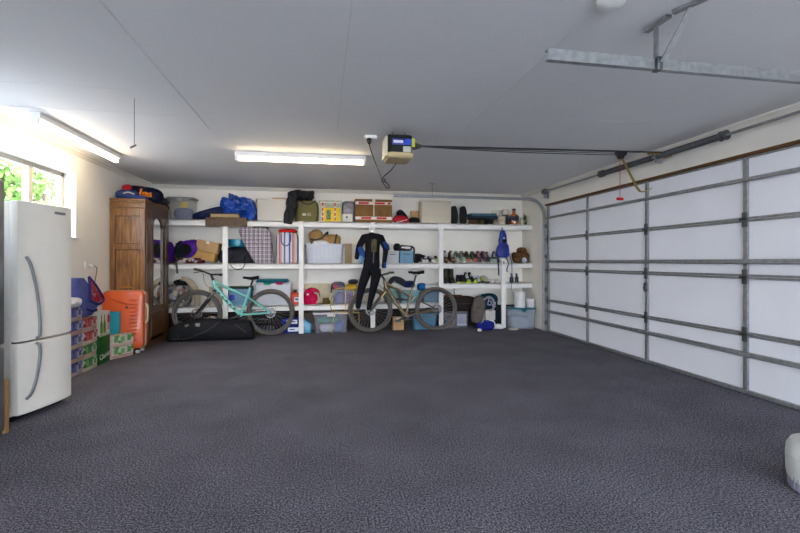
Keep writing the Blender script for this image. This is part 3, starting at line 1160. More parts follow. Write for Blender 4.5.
for i in range(46):
    a = rd.uniform(0, 2 * PI)
    r0, r1 = rd.uniform(0, .02), rd.uniform(.05, .085)
    zz = rd.uniform(.05, .16)
    d = Vector((math.cos(a), math.sin(a), rd.uniform(-.2, .6)))
    p = Vector((math.cos(a) * r0, math.sin(a) * r0, zz))
    sd = d.cross(Vector((0, 0, 1))).normalized() * .017
    q = p + d * r1 * .8
    b.quad(p, p + d * r1 * .4 + sd, q, p + d * r1 * .4 - sd)
b.done('foliage', mat('plant_green', (.12, .30, .04), .6, var=.4, scale=40), t)
B().tube(catmull([(0, 0, .04), (-.01, .02, .13), (-.02, .0, .22)], 5), .004, 5).done('stem', mat('stem_brown', (.12, .09, .04)), t)

# ---- middle shelf
PUR = mat('purple_nylon', (.10, .02, .32), .55, var=.25, scale=14, bump=.3, bscale=40)
c, w = span(180, 199, 7.32)
t = thing('sleeping_bag', 'purple rolled sleeping bag with dark round end on the middle shelf', 'sleeping bag', (c, 7.39, ZM + .09))
B().lathe([(.001, -.18), (.10, -.18), (.13, -.16), (.14, 0), (.13, .16), (.10, .18), (.001, .18)], 20, (0, 0, .14), 'Y').done('roll', PUR, t)
B().lathe([(.001, -.012), (.085, -.012), (.095, 0), (.001, .0)], 20, (-.03, -.178, .125), 'Y').done('end_panel', BLKFAB, t)
B().blob((.06, -.02, .15), (.18, .28, .14), 2.6, .08, 8, 2, crease=.08).done('loose_fold', PUR, t)
t = thing('sleeping_bag', 'purple bundle on the middle shelf half behind the wardrobe', 'sleeping bag', (-2.45, 7.36, ZM))
B().blob((0, 0, 0), (.32, .3, .36), 2.6, .06, 6, 14, crease=.06).done('roll', PUR, t)
c, w = span(172, 183, 7.30)
t = soft('dark_jacket', 'dark green and black jacket between the two purple bundles', 'jacket', c + .03, 7.44, ZM + .09, .20, .22, .27, mat('forest_fabric', (.018, .04, .028), .8, var=.5, scale=12), p=2.6, amp=.08, freq=8, seed=6, crease=.08)
c, w = span(173, 203, 7.27)
t = thing('maroon_blanket', 'maroon and white patterned blanket folded under the purple bag', 'blanket', (c, 7.36, ZM))
B().blob((0, 0, 0), (w, .28, .10), 4, .08, 8, 3, cuts=12, crease=.07).done('cloth', patches('maroon_pattern', [(.10, .012, .03), (.13, .02, .04), (.08, .01, .02), (.55, .5, .48)], 22), t)
t = thing('black_strap', 'black strap hanging down over the middle shelf edge', 'strap', (X(177, 7.18), 7.18, ZM))
B().tube(catmull([(.02, .06, .09), (0, .0, .05), (-.005, -.012, 0), (.0, -.012, -.06), (.008, -.012, -.155)], 6), .014, 6, flat=.3).done('webbing', BLACK, t)
B().box((-.045, -.0, .012), (.10, .02, .02), .004).done('buckle', BLACK, t)
# two tilted cartons
c, w = span(195, 219, 7.30)
t = carton('brown_carton', 'tilted brown carton on top of another carton beside the purple bag', X(206.6, 7.3), 7.38, ZM + .185, .325, .24, .165, CARD, ry=R(11))
t = carton('brown_carton', 'lower tilted yellowish carton under the brown carton on the middle shelf', X(203.5, 7.3), 7.38, ZM + .055, .325, .25, .13, mat('yellow_cardboard', (.55, .35, .14), .8), ry=R(12), tape=False)
# duffel bags
GRAPH = mat('graphite_fabric', (.045, .047, .06), .8, var=.2, scale=20, bump=.25)
c, w = span(213, 258, 7.36)
t = thing('duffel_bag', 'dark grey duffel bag lying behind an upright on the middle shelf', 'bag', (c + .06, 7.485, ZM))
B().blob((0, 0, 0), (w + .02, .20, .27), 3.0, .05, 5, 12, cuts=12, crease=.03).done('bag_body', GRAPH, t)
B().tube(catmull([(-.25, -.095, .215), (-.05, -.105, .225), (.15, -.10, .21)], 6), .006, 5).done('zip', BLACK, t)
strap(t, [(-.10, -.11, .10), (-.115, -.25, .05), (-.11, -.275, -.015), (-.06, -.275, -.075), (.01, -.275, -.095), (.075, -.275, -.07), (.105, -.275, -.01), (.10, -.25, .05), (.08, -.11, .10)], .015, BLACK, 'carry_handle', flat=.6)
c, w = span(228, 248, 7.44)
t = thing('turquoise_bowl', 'turquoise plastic bowl tucked on top of the dark duffel bag', 'bowl', (c, 7.44, ZM + .265))
b = B()
b.lathe([(.001, .0), (w * .42, 0), (w * .48, .02), (w * .5, .115), (w * .515, .12), (w * .49, .12), (w * .46, .02), (.001, .012)], 28)
b.done('bowl_body', mat('turquoise_plastic', (.0, .26, .40), .3, coat=.3), t)

# checked laundry bag
def shopper(name, label, px0, px1, top, y, d, m, fn=None, seed=0, zb=ZM, zip_=True):
    c, w = span(px0, px1, y - d / 2)
    t = thing(name, label, 'bag', (c, y, zb))
    B().blob((0, 0, 0), (w, d, top - zb), 5, .025, 5, seed, cuts=14, crease=.02, fn=fn).done('bag_body', m, t)
    return t, w


CHK = stripes('checked_weave', [(.60, .55, .58), (.70, .66, .66), (.30, .22, .26), (.62, .58, .6), (.13, .09, .12), (.66, .62, .62)], 'X', .066, .6, ('Z', [(1, 1, 1), (.9, .88, .9), (.42, .38, .45), (1, 1, 1), (.25, .22, .28), (.85, .82, .85)]))


def lean(q):
    k = (q.z / .31 + .5)
    q.x = q.x * (.72 + .30 * k) - .10 * k + .035
    return q


t, w = shopper('laundry_bag', 'tall checked laundry bag bulging on the middle shelf', 244, 275, 1.715, 7.28, .20, CHK, lean, 2)
o = B().blob((0, 0, .555), (.26, .15, .04), 3, .1, 9, 4, crease=.1).done('folded_contents', mat('green_cloth', (.06, .09, .05), .8, var=.5), t)
strap(t, [(-.10, -.098, .50), (-.09, -.108, .36), (-.03, -.112, .30), (.04, -.108, .36), (.06, -.098, .50)], .010, mat('grey_webbing', (.33, .30, .32), .7), 'carry_handle')
STR = stripes('striped_weave', [(.66, .66, .70), (.10, .18, .42), (.66, .66, .70), (.55, .22, .18), (.62, .42, .36), (.66, .66, .70), (.16, .2, .42), (.7, .7, .72)], 'X', .21, .6)
t, w = shopper('striped_bag', 'blue, white and red striped woven bag next to an upright', 275.5, 298.5, 1.655, 7.36, .27, STR, None, 7)
B().blob((.0, 0, .50), (w * .82, .2, .062), 2.6, .05, 8, 3, crease=.05).done('red_contents', mat('scarlet_fabric', (.60, .02, .015), .6), t)
strap(t, [(-.09, -.132, .47), (-.085, -.142, .34), (-.02, -.147, .28), (.05, -.142, .34), (.06, -.132, .47)], .009, mat('blue_webbing', (.1, .13, .35), .7), 'carry_handle')

# grey tub with cap and white cloth
c, w = span(304.5, 344, 7.26)
tub('storage_tub', 'ribbed grey tub holding a tan bag on the middle shelf', 'plastic tub', c, 7.42, ZM, w, .32, .325, (.52, .54, .60), None, .82, .9, 9)
t = thing('tan_holdall', 'tan bag with black straps on top of the ribbed grey tub', 'bag', (c + .01, 7.42, ZM + .30))
TAN = mat('tan_canvas', (.40, .25, .11), .8, var=.15, bump=.2)
B().blob((.08, 0, 0), (.38, .22, .185), 3.4, .05, 6, 5, crease=.03).done('bag_body', TAN, t)
B().blob((-.11, -.02, .05), (.24, .18, .22), 2.6, .07, 7, 8, crease=.05, rot=(0, R(-25), 0)).done('side_flap', TAN, t)
strap(t, [(-.23, -.10, .10), (-.16, -.13, .085), (-.05, -.13, .12), (.0, -.12, .18), (.05, -.10, .22)], .014, BLACK)
strap(t, [(.16, -.115, .02), (.175, -.122, .10), (.19, -.09, .185)], .013, BLACK)
B().lathe([(.001, 0), (.028, 0), (.028, .03), (.001, .035)], 12, (.03, -.09, .175)).done('buckle', BLACK, t)
t = soft('white_cloth', 'white cloth at the front of the ribbed grey tub', 'cloth', c - .06, 7.32, ZM + .30, .26, .10, .08, mat('white_patterned_cloth', (.62, .62, .62), .8, var=.3, scale=50), p=2.5, amp=.08, freq=9, seed=3)
c, w = span(344, 353, 7.55)
solo(B().box((0, 0, .17), (.12, .02, .34), .002), 'board_offcut', mat('tan_board', (.56, .44, .29), .7), 'tan board standing against the wall right of the ribbed tub', 'board', (c, 7.585, ZM))

# white and blue boxes with goggles on top
def shoebox(label, px0, px1, h, m, y=7.36):
    c, w = span(px0, px1, y - .14)
    t = thing('shoe_box', label, 'box', (c, y, ZM))
    B().box((0, 0, h * .42), (w * .97, .27, h * .84), .003).done('box_body', m, t)
    B().box((0, 0, h * .86), (w, .28, h * .28), .004).done('box_lid', m, t)
    B().box((0, -.1405, h * .72), (w * .45, .002, .012)).done('printed_name', mat('grey_print', (.16, .17, .19)), t)


shoebox('pale white shoe box beside the wetsuit on the middle shelf', 386.3, 399, .205, mat('pale_card', (.60, .60, .60), .6, var=.04))
shoebox('light blue shoe box right of the white shoe box', 400, 413.7, .205, mat('light_blue_card', (.22, .38, .50), .6, var=.05))
t = thing('ski_goggles', 'black goggles with a white lens on top of the light blue box', 'goggles', (X(404.5, 7.36), 7.34, ZM + .212))
b = B()
b.blob((0, 0, 0), (.27, .12, .10), 2.5, .06, 9, 6)
b.done('frame', BLACK, t)
B().blob((-.13, .02, .0), (.12, .11, .13), 2.4, .06, 9, 4).done('strap_roll', BLKFAB, t)
B().blob((.01, -.055, .03), (.17, .025, .045), 2.6, .02, 5, 2).done('lens', WHITE, t)
B().tube(catmull([(.10, -.02, .08), (.14, -.10, .04), (.135, -.145, -.06), (.125, -.145, -.15)], 6), .016, 6, flat=.4).done('strap', BLACK, t)
t = soft('black_hat', 'crumpled black hat between the blue box and the low trainers', 'hat', X(418.6, 7.36), 7.38, ZM, .19, .22, .17, BLKFAB, p=2.4, amp=.09, freq=9, seed=5, crease=.08)
t.children[0].name = 'crown'
B().blob((.0, -.03, .10), (.24, .2, .05), 2.5, .08, 9, 4).done('brim', BLKFAB, t)

GREY = mat('grey_shoe_mesh', (.26, .26, .25), .8, var=.3, scale=40)
# black and white trainers left of the post
for k, (p, r_, wh) in enumerate(((420.5, 20, 'leftmost'), (426.0, -5, 'second'), (431.2, 12, 'third'))):
    make_shoe('black_white_trainer', f'{wh} of the three black and white trainers left of the post', (X(p, 7.3), 7.34, ZM), R(r_), mat('black_shoe_mesh', (.03, .03, .032), .8, var=.3), WSOLE, WLACE, 'black and white trainers', L=.26, tip=mat('white_toe', (.72, .72, .7), .5))
make_shoe('pale_trainer', 'pale yellow-green trainer next to the post on the middle shelf', (X(436.3, 7.3), 7.34, ZM), R(-8), mat('pale_lime_mesh', (.5, .52, .36), .8, var=.3), WSOLE, DLACE, L=.25)

# shoe row on the middle shelf, right bay
def pair(prefix, desc, px, z, up, sole, lace, tip=None, dx=5.4, r=4, group=None, L=.285, high=0., y=7.35, tilt=0):
    for s, side in ((-1, 'left'), (1, 'right')):
        make_shoe(prefix, f'{side} shoe of the {desc}', (X(px + s * dx / 2, y), y, z + (L / 2) * math.sin(R(tilt))), R(s * r), up, sole, lace, group, L, high, tip, rx=R(tilt))


TOPT = mat('tan_suede', (.34, .22, .13), .8, var=.2)
SAGE = mat('sage_mesh', (.30, .35, .29), .8, var=.3, scale=35)
pair('tan_boot', 'tan and black high boots next to the post', 448.2, ZM, mat('brown_black_mesh', (.16, .11, .08), .8, var=.5, scale=30), DSOLE, WLACE, TOPT, high=.03, dx=6.5, tilt=19)
pair('grey_green_trainer', 'grey green trainers between the tan boots and coral trainers', 459.3, ZM, SAGE, WSOLE, DLACE, mat('pale_sage', (.4, .43, .37), .7), high=.015, dx=6.0, tilt=20)
pair('coral_trainer', 'coral toed trainers in the middle shelf row', 470.0, ZM, mat('dark_olive_mesh', (.15, .15, .10), .8, var=.4), WSOLE, DLACE, mat('coral_toe', (.62, .19, .14), .6), high=.015, dx=6.0, tilt=20)
pair('plum_trainer', 'dark plum trainers right of the coral toed pair', 481.0, ZM, mat('plum_mesh', (.13, .08, .10), .8, var=.4), mat('grey_sole', (.4, .4, .4)), mat('pink_lace', (.5, .25, .28)), None, high=.02, dx=5.8, tilt=20, r=8)
pair('mint_trainer', 'dark trainers with mint toes left of the hanging blue bag', 491.0, ZM, mat('ink_mesh', (.08, .12, .14), .8, var=.4), WSOLE, WLACE, mat('mint_toe', (.40, .50, .42), .6), high=.01, dx=6.2, tilt=20, r=-12)
make_shoe('navy_lime_trainer', 'navy trainer with lime sole just left of the hanging blue bag', (X(498.5, 7.29), 7.33, ZM), R(-22), mat('navy_mesh', (.03, .05, .16), .8, var=.3), LSOLE, WLACE, L=.27)
# right end of the middle shelf
t = thing('brown_bag', 'crumpled brown fur-lined bag at the right end of the middle shelf', 'bag', (X(521.0, 7.36), 7.40, ZM))
BRF = mat('brown_fur', (.16, .085, .035), .9, var=.6, scale=22, bump=.6, bscale=70)
B().blob((-.0, 0, 0), (.31, .26, .20), 2.8, .1, 8, 17, cuts=12, crease=.1).done('bag_body', BRF, t)
B().blob((.04, 0, .15), (.17, .16, .14), 2.4, .12, 9, 4, crease=.1).done('upper_fold', BRF, t)
solo(B().lathe([(.001, -.05), (.03, -.04), (.048, -.012), (.05, .005), (.04, .03), (.02, .047), (.001, .05)], 20), 'white_ball', mat('pale_blue_ball', (.55, .62, .75), .5), 'pale blue-white ball in front of the brown fur-lined bag', 'ball', (X(524.5, 7.25), 7.27, ZM + .05))

# ---- lower right shelf
t0 = None
for k, p in enumerate((446.3, 452.0)):
    t = thing('rubber_boot', f"{('left', 'right')[k]} dark rubber boot standing beside the post on the low shoe shelf", 'boot', (X(p, 7.3), 7.35, ZR), 0, 'dark rubber boots')
    GB = mat('olive_rubber', (.045, .045, .035), .5, var=.3)
    B().loft([rrect(.085, .20, .035, 4, 0, -.02, .016), rrect(.085, .20, .035, 4, 0, -.02, .06), rrect(.082, .12, .035, 4, 0, .02, .10), rrect(.085, .11, .035, 4, 0, .025, .25), rrect(.07, .095, .03, 4, 0, .025, .25), rrect(.06, .085, .03, 4, 0, .025, .20)]).done('boot_shaft', GB, t)
    B().loft([rrect(.092, .215, .04, 4, 0, -.02, 0), rrect(.092, .215, .04, 4, 0, -.02, .017)]).done('sole', DSOLE, t)
pair('slate_trainer', 'dark slate trainers with lime soles beside the rubber boots', 460.6, ZR, mat('slate_mesh', (.035, .04, .055), .8, var=.4), LSOLE, DLACE, high=.02, dx=5.6, r=14)
pair('black_high_top', 'black high-top shoes behind the navy lime trainers', 469.0, ZR, mat('black_shoe_mesh', (.03, .03, .032), .8, var=.3), DSOLE, WLACE, high=.06, dx=4.6, y=7.46)
pair('navy_trainer', 'navy trainers with lime toes on the low shoe shelf', 470.5, ZR, mat('royal_mesh', (.025, .05, .20), .8, var=.3), LSOLE, WLACE, mat('lime_toe', (.45, .60, .08), .6), dx=7.2, r=0, L=.24, y=7.33)
pair('lime_trainer', 'lime and white trainers right of the navy pair', 481.5, ZR, mat('lime_white_mesh', (.45, .5, .22), .8, var=.5, scale=25), DSOLE, mat('lilac_lace', (.5, .45, .65), .7), mat('lilac_toe', (.55, .5, .66), .6), dx=6.8, r=18, L=.25)
for k, p in enumerate((492.0, 496.8)):
    t = thing('white_cup', f"{('left', 'right')[k]} small white cup at the end of the shoe row", 'cup', (X(p, 7.27), 7.27, ZR), 0, 'white cups')
    B().lathe([(.001, 0), (.026, 0), (.036, .02), (.040, .065), (.036, .065), (.030, .02), (.001, .008)], 18).done('cup_body', mat('pinkish_white', (.68, .62, .60), .5), t)
    B().torus((.04, 0, .034), .017, .005, 'Y', 14, 6).done('cup_handle', mat('pinkish_white', (.68, .62, .60), .5), t)
for k, p in enumerate((511.6, 516.6)):
    t = thing('pump_bottle', f"{('left', 'right')[k]} black bottle behind the upright on the low shoe shelf", 'bottle', (X(p, 7.29), 7.29, ZR), 0, 'black bottles')
    BB_ = mat('black_bottle', (.012, .014, .03), .25, coat=.3)
    B().lathe([(.001, 0), (.032, 0), (.034, .01), (.034, .09), (.015, .115), (.013, .13), (.001, .13)], 16).done('bottle_body', BB_, t)
    B().lathe([(.016, .125), (.018, .13), (.018, .15), (.001, .152)], 12).box((-.012, 0, .158), (.04, .014, .012), .003).done('nozzle', BB_, t)

# blue bag hanging from the top shelf
HY_ = FY - .06
t = thing('blue_drawstring_bag', 'royal blue bag hanging from a hook on the top shelf', 'bag', (X(502.5, HY_), HY_, 1.28))
RB = mat('royal_blue_nylon', (.01, .045, .30), .45, var=.3, scale=12, bump=.35, bscale=35)
b = B()
b.blob((.0, -.02, -.05), (.25, .10, .27), 2.6, .07, 7, 5, cuts=12, crease=.10, fn=lambda q: Vector((q.x * (1.0 - 1.2 * q.z), q.y, q.z)))
b.blob((.0, -.01, .16), (.145, .09, .27), 2.6, .07, 8, 8, cuts=10, crease=.08, fn=lambda q: Vector((q.x * (1.0 - .9 * q.z), q.y, q.z)))
b.done('bag_body', RB, t)
B().box((.0, -.064, .285), (.028, .008, .03), .004).done('white_tag', WHITE, t)
B().blob((.01, -.062, .21), (.08, .012, .06), 2.5, .05, 9, 3, cuts=5).done('dark_pocket', BLKFAB, t)
strap(t, [(.0, .0, .40), (.0, .012, .45), (-.005, .015, .475)], .008, RB, 'hanging_loop')
strap(t, [(-.085, .012, .0), (-.075, .0, -.20), (-.07, .0, -.36)], .012, NAVY, flat=.3)
strap(t, [(.03, -.02, -.02), (.095, -.03, -.14), (.07, -.02, -.26), (.085, -.02, -.30)], .010, NAVY, flat=.3)
strap(t, [(.12, -.02, .02), (.165, -.02, -.2), (.16, -.02, -.5), (.15, -.02, -.62)], .006, mat('light_blue_cord', (.15, .22, .5), .6), 'drawcord', flat=1)
t = thing('coat_hook', 'small white hook on the top shelf edge holding the blue bag', 'hook', (X(502, FY), FY, 1.76))
b = B()
b.box((0, -.004, 0), (.03, .007, .06), .002)
b.tube(catmull([(0, -.006, -.01), (0, -.04, -.025), (0, -.06, -.012), (0, -.062, .008)], 5), .005, 6)
b.done('hook_body', WHITE, t)

# ---- lower shelf
c, w = span(167, 188, 7.34)
t = thing('clothes_bag', 'see-through bag of mixed clothes on the low shelf behind the front wheel', 'bag', (c - .04, 7.40, ZL))
MIX = patches('mixed_clothes', [(.24, .22, .2), (.10, .12, .16), (.45, .40, .36), (.30, .16, .12), (.5, .45, .28), (.06, .08, .09), (.35, .33, .36)], 17)
B().blob((0, 0, 0), (w + .12, .30, .34), 3.2, .06, 6, 8, cuts=12, crease=.05).done('bag_body', MIX, t)
c, w = span(173, 192, 7.34)
t = soft('black_jumper', 'crumpled black jumper on top of the bag of mixed clothes', 'clothing', c, 7.40, ZL + .32, .27, .22, .11, BLKFAB, p=2.4, amp=.1, freq=8, seed=2, crease=.06)
BEI = mat('beige_foam', (.50, .43, .32), .75, var=.08)
t = thing('foam_packing', 'curved beige packing piece beside the bag of mixed clothes', 'packing', (X(193, 7.3), 7.33, ZL))
B().tube(catmull([(-.18, 0, .425), (-.09, 0, .40), (-.01, 0, .33), (.045, 0, .22), (.055, 0, .08), (.05, 0, .004)], 6), .045, 8, flat=.7).done('packing_body', BEI, t)
solo(B().box((0, 0, .15), (.20, .05, .30), .006), 'foam_block', mat('beige_block', (.55, .49, .40), .75), 'plain beige block beside the upright behind the mint frame', 'block', (X(215, 7.3), 7.36, ZL))
c, w = span(228, 252, 7.36)
tub('storage_tub', 'light blue tub on the low shelf behind the mint bike frame', 'plastic tub', c, 7.42, ZL, w, .30, .265, (.20, .36, .52), None, .85)
o = B().box((c, 7.42, ZL + .285), (w * .98, .27, .03), .006).done('dark_folder', mat('dark_green_card', (.03, .045, .035), .6))
tag(o, 'flat dark green folder lying across the light blue tub', 'folder')
o = B().blob((c - .1, 7.28 - .03, ZL + .09), (.075, .02, .09), 2.6, .05, 6, 3, cuts=5).done('blue_sticker', mat('violet_blue_print', (.06, .08, .45), .5))
tag(o, 'violet blue tag on the front of the light blue tub', 'tag')
c, w = span(254.5, 291.5, 7.30)
tub('storage_tub', 'large white tub on the low shelf behind the rear wheel of the mint bike', 'plastic tub', c, 7.43, ZL, w, .32, .345, (.66, .67, .72), None, .85, .93)
o = B().loft([rrect(w * .88, .28, .05, 4, c - .02, 7.45, ZL + .365), rrect(w * .9, .30, .05, 4, c - .02, 7.45, ZL + .38), rrect(w * .82, .24, .05, 4, c - .02, 7.45, ZL + .415)]).done('tub_lid', TEAL)
tag(o, 'dark teal lid laid upside down on the large white tub', 'lid')
for dx, m, lb in ((-.09, mat('emerald_plastic', (.01, .32, .20), .5), 'emerald green scrap poking out of the large white tub'), (.10, mat('magenta_plastic', (.45, .02, .12), .5), 'magenta scrap poking out of the large white tub')):
    o = B().blob((c + dx, 7.285, ZL + .325), (.12, .05, .05), 2.4, .08, 9, 4, cuts=6).done('coloured_cloth', m)
    tag(o, lb, 'cloth')
o = B().box((c - .04, 7.43, ZL + .17), (w * .72, .22, .30), .02).done('picture_book', patches('picture_print', [(.6, .6, .66), (.66, .66, .7), (.62, .45, .12), (.6, .62, .7), (.64, .64, .7)], 7))
tag(o, 'orange and white printed pack inside the large white tub', 'book')
c, w = span(292, 299, 7.28)
t = thing('oil_bottle', 'red plastic bottle with white label next to the upright on the low shelf', 'bottle', (c - .01, 7.34, ZL))
ORR = mat('orange_red_plastic', (.60, .06, .015), .4, coat=.2)
B().loft([rrect(.15, .10, .03, 4, z=0), rrect(.155, .105, .03, 4, z=.15), rrect(.12, .08, .03, 4, z=.185), rrect(.05, .05, .02, 4, z=.20), rrect(.05, .05, .02, 4, z=.21)]).done('bottle_body', ORR, t)
B().lathe([(.001, .205), (.028, .205), (.028, .24), (.001, .24)], 14).done('cap', BLACK, t)
B().box((.03, -.054, .085), (.075, .003, .07), .001).done('label_patch', WHITE, t)
B().box((.03, -.0565, .085), (.05, .002, .028)).done('label_print', mat('violet_blue_print', (.06, .08, .45), .5), t)
# pink bag and beige panel
solo(B().box((0, 0, .165), (.42, .03, .33), .003), 'beige_board', mat('pale_board', (.60, .54, .40), .7), 'plain cream board standing behind the pink bag on the low shelf', 'board', (X(317, 7.5), 7.52, ZL))
c, w = span(302, 320, 7.30)
t = thing('pink_bag', 'hot pink bag slumped beside the upright on the low shelf', 'bag', (c + .01, 7.35, ZL))
PNK = mat('hot_pink_nylon', (.55, .008, .10), .5, var=.25, scale=9, bump=.3, bscale=30)
B().blob((0, 0, 0), (w, .26, .275), 2.4, .08, 6, 5, cuts=12, crease=.09).done('bag_body', PNK, t)
strap(t, [(.04, -.13, .20), (.10, -.13, .17), (.115, -.125, .08), (.085, -.12, .02)], .014, mat('pale_webbing', (.5, .42, .32), .7))
B().box((-.06, -.132, .17), (.03, .006, .03), .003).done('tag_patch', WHITE, t)
t = thing('rope_coil', 'coil of brown rope on the low shelf between the pink bag and the clear tub', 'rope', (X(326.5, 7.28), 7.30, ZL))
RP = mat('olive_rope', (.17, .13, .05), .85, var=.5, scale=60)
for k in range(5):
    B().torus((random.uniform(-.01, .01), random.uniform(-.01, .01), .014 + .019 * k), .062 - .006 * k, .012, 'Z', 22, 6).done('rope_turn', RP, t)
c, w = span(333, 358, 7.28)
tub('storage_tub', 'clear lilac tub piled with clothes on the low shelf behind the wire stand', 'plastic tub', c, 7.42, ZL, w, .30, .235, (.50, .50, .62), None, .2, .94)
for nm, dx, ww, hh, m, lb in (('violet_cloth', .07, .20, .17, mat('violet_cloth', (.20, .07, .25), .8), 'violet cloth inside the clear lilac tub'),
                              ('blue_cloth', -.09, .17, .19, mat('dusk_blue_cloth', (.09, .11, .30), .8), 'dusky blue cloth inside the clear lilac tub')):
    o = B().blob((c + dx, 7.40, ZL + .008), (ww, .22, hh), 3, .05, 7, 3).done(nm, m)
    tag(o, lb, 'cloth')
t = soft('folded_jacket', 'grey and pink jacket heaped on the left of the clear lilac tub', 'jacket', X(338.5, 7.3), 7.40, ZL + .225, .24, .24, .14, patches('grey_pink', [(.17, .17, .20), (.15, .16, .2), (.5, .08, .14), (.2, .2, .23), (.13, .13, .16)], 9), p=2.5, amp=.08, freq=7, seed=4, crease=.07)
t = soft('yellow_jacket', 'yellow and red jacket heaped on the right of the clear lilac tub', 'jacket', X(352, 7.3), 7.40, ZL + .225, .20, .24, .10, patches('yellow_red', [(.62, .40, .02), (.66, .44, .03), (.55, .06, .03), (.6, .42, .02)], 8), p=2.5, amp=.08, freq=7, seed=9, crease=.06)
t = soft('grey_hood', 'dark grey hood on top of the yellow and red jacket', 'clothing', X(353.5, 7.34), 7.46, ZL + .32, .17, .18, .08, DGREY, p=2.4, amp=.08, freq=8, seed=3)
strap(t, [(-.30, -.12, -.02), (-.36, -.16, -.06), (-.38, -.20, -.13)], .010, NAVY)
# gilt wire stand in front
GW = mat('gilt_wire', (.50, .36, .10), .4, metal=.6)
t = thing('wire_stand', 'folded gilt wire stand propped against the low shelf beside the wetsuit', 'stand', (X(342, 7.13), 7.13, 0))
xs = [X(p, 7.13) - X(342, 7.13) for p in (330.5, 334, 345.5, 353.5, 359)]
b = B()
zb, zt = .33, .735
b.tube(catmull([(xs[1], 0, zt - .10), (xs[1] + .01, 0, zt - .03), (xs[2], 0, zt), (xs[3], 0, zt), (xs[4], 0, zt - .02)], 6), .0065, 6)
b.done('top_hoop', GW, t)
B().tube(catmull([(xs[1], 0, zt - .10), (xs[0] + .01, 0, .55), (xs[0], 0, .42), (xs[1], 0, .355), (xs[2], 0, zb), (xs[4], 0, zb)], 6), .0065, 6).done('side_hoop', GW, t)
B().tube([(xs[2], 0, zb), (xs[2], 0, zt)], .006, 6).done('rod', GW, t)
B().tube([(xs[3], 0, zb), (xs[3], 0, zt)], .006, 6).done('rod', GW, t)
B().tube([(xs[0] + .02, .01, 0.0), (xs[1], .005, zb)], .006, 6).done('prop_leg', GW, t)
B().tube([(xs[4], .01, 0.0), (xs[4], .0, zb)], .006, 6).done('prop_leg', GW, t)

# behind the bronze bike
c, w = span(385, 398, 7.34)
tub('storage_tub', 'sea green tub on the low shelf behind the bronze bike fork', 'plastic tub', c, 7.42, ZL, w, .28, .25, (.20, .36, .30), None, .75)
t = soft('leaf_cloth', 'leaf green cloth heaped in the sea green tub', 'cloth', c - .03, 7.40, ZL + .23, .2, .2, .07, mat('leaf_cloth', (.13, .26, .08), .8), p=2.4, amp=.07, freq=7, seed=2)
c, w = span(399.5, 420, 7.34)
tub('storage_tub', 'pale aqua tub on the low shelf seen through the bronze bike frame', 'plastic tub', c, 7.42, ZL, w, .28, .205, (.24, .44, .48), None, .8)
c, w = span(421.5, 439, 7.34)
tub('storage_tub', 'grey blue tub on the low shelf behind the rear wheel of the bronze bike', 'plastic tub', c, 7.42, ZL, w, .28, .20, (.16, .28, .38), None, .85)
t = thing('sling_bag', 'dark grey sling bag with navy flap lying over the low shelf tubs', 'bag', (X(401, 7.36), 7.40, ZL + .255))
b = B()
b.tube(catmull([(-.21, 0, .06), (-.13, -.02, .14), (-.02, -.02, .12), (.10, -.02, .05), (.20, 0, .03)], 6), [.03 + .028 * math.sin(PI * i / 24) for i in range(25)], 10)
b.done('bag_body', DGREY, t)
B().blob((.14, -.04, .0), (.20, .14, .12), 2.6, .06, 7, 3).done('navy_flap', NAVY, t)
strap(t, [(-.21, -.01, .06), (-.17, -.05, .12), (-.10, -.06, .11)], .012, mat('pale_webbing', (.5, .42, .32), .7))
t = soft('blue_bundle', 'bright blue bundle on the low shelf behind the bronze bike saddle', 'bundle', X(422.5, 7.34), 7.40, ZL + .215, .15, .16, .115, mat('sky_blue_nylon', (.0, .16, .42), .5), p=2.8, amp=.05, freq=7, seed=4)
t = thing('paper_roll', 'thick white paper roll lying on the low shelf beside the post', 'roll', (X(432.5, 7.34), 7.38, ZL + .21))
B().lathe([(.02, -.13), (.052, -.13), (.052, .13), (.02, .13)], 20, (0, 0, .052), 'X').done('roll_body', mat('paper_white', (.66, .65, .60), .8), t)

# ---- floor under the low shelf
t = thing('aluminium_bar', 'flat silver bar lying under the low shelf behind the front wheel', 'bar', (X(195, 7.3), 7.30, .19))
B().box((.0, 0, .01), (.62, .06, .02), .004, (0, R(1.5), 0)).done('bar_body', SILVER, t)
o = B().b2(X(176, 7.4), X(222, 7.4), 7.28, 7.52, 0, .188, .006).done('dark_crate', mat('near_black_crate', (.03, .03, .045), .7))
tag(o, 'near black crate under the low shelf behind the front wheel', 'crate')
t = soft('white_rag', 'white rag with an orange mark on the near black crate', 'rag', X(212, 7.28), 7.28, .215, .15, .14, .085, patches('white_orange', [(.62, .62, .64), (.6, .6, .62), (.6, .25, .03), (.64, .62, .6)], 14), p=2.4, amp=.1, freq=10, seed=4, crease=.1)
solo(B().box((0, 0, .05), (.42, .16, .10), .01).box((.0, 0, .115), (.36, .13, .03), .006), 'grey_tray', mat('dark_grey_plastic', (.07, .07, .08), .6), 'dark grey tray on the floor behind the lower part of the rear wheel', 'tray', (X(262, 7.35), 7.38, 0))
t = soft('yellow_green_cloth', 'green and yellow cloth on the floor in front of the dark grey tray', 'cloth', X(259, 7.24), 7.24, 0, .34, .09, .05, patches('green_yellow', [(.10, .10, .03), (.06, .07, .03), (.3, .25, .03), (.08, .08, .04)], 12), p=2.6, amp=.08, freq=7, seed=2)
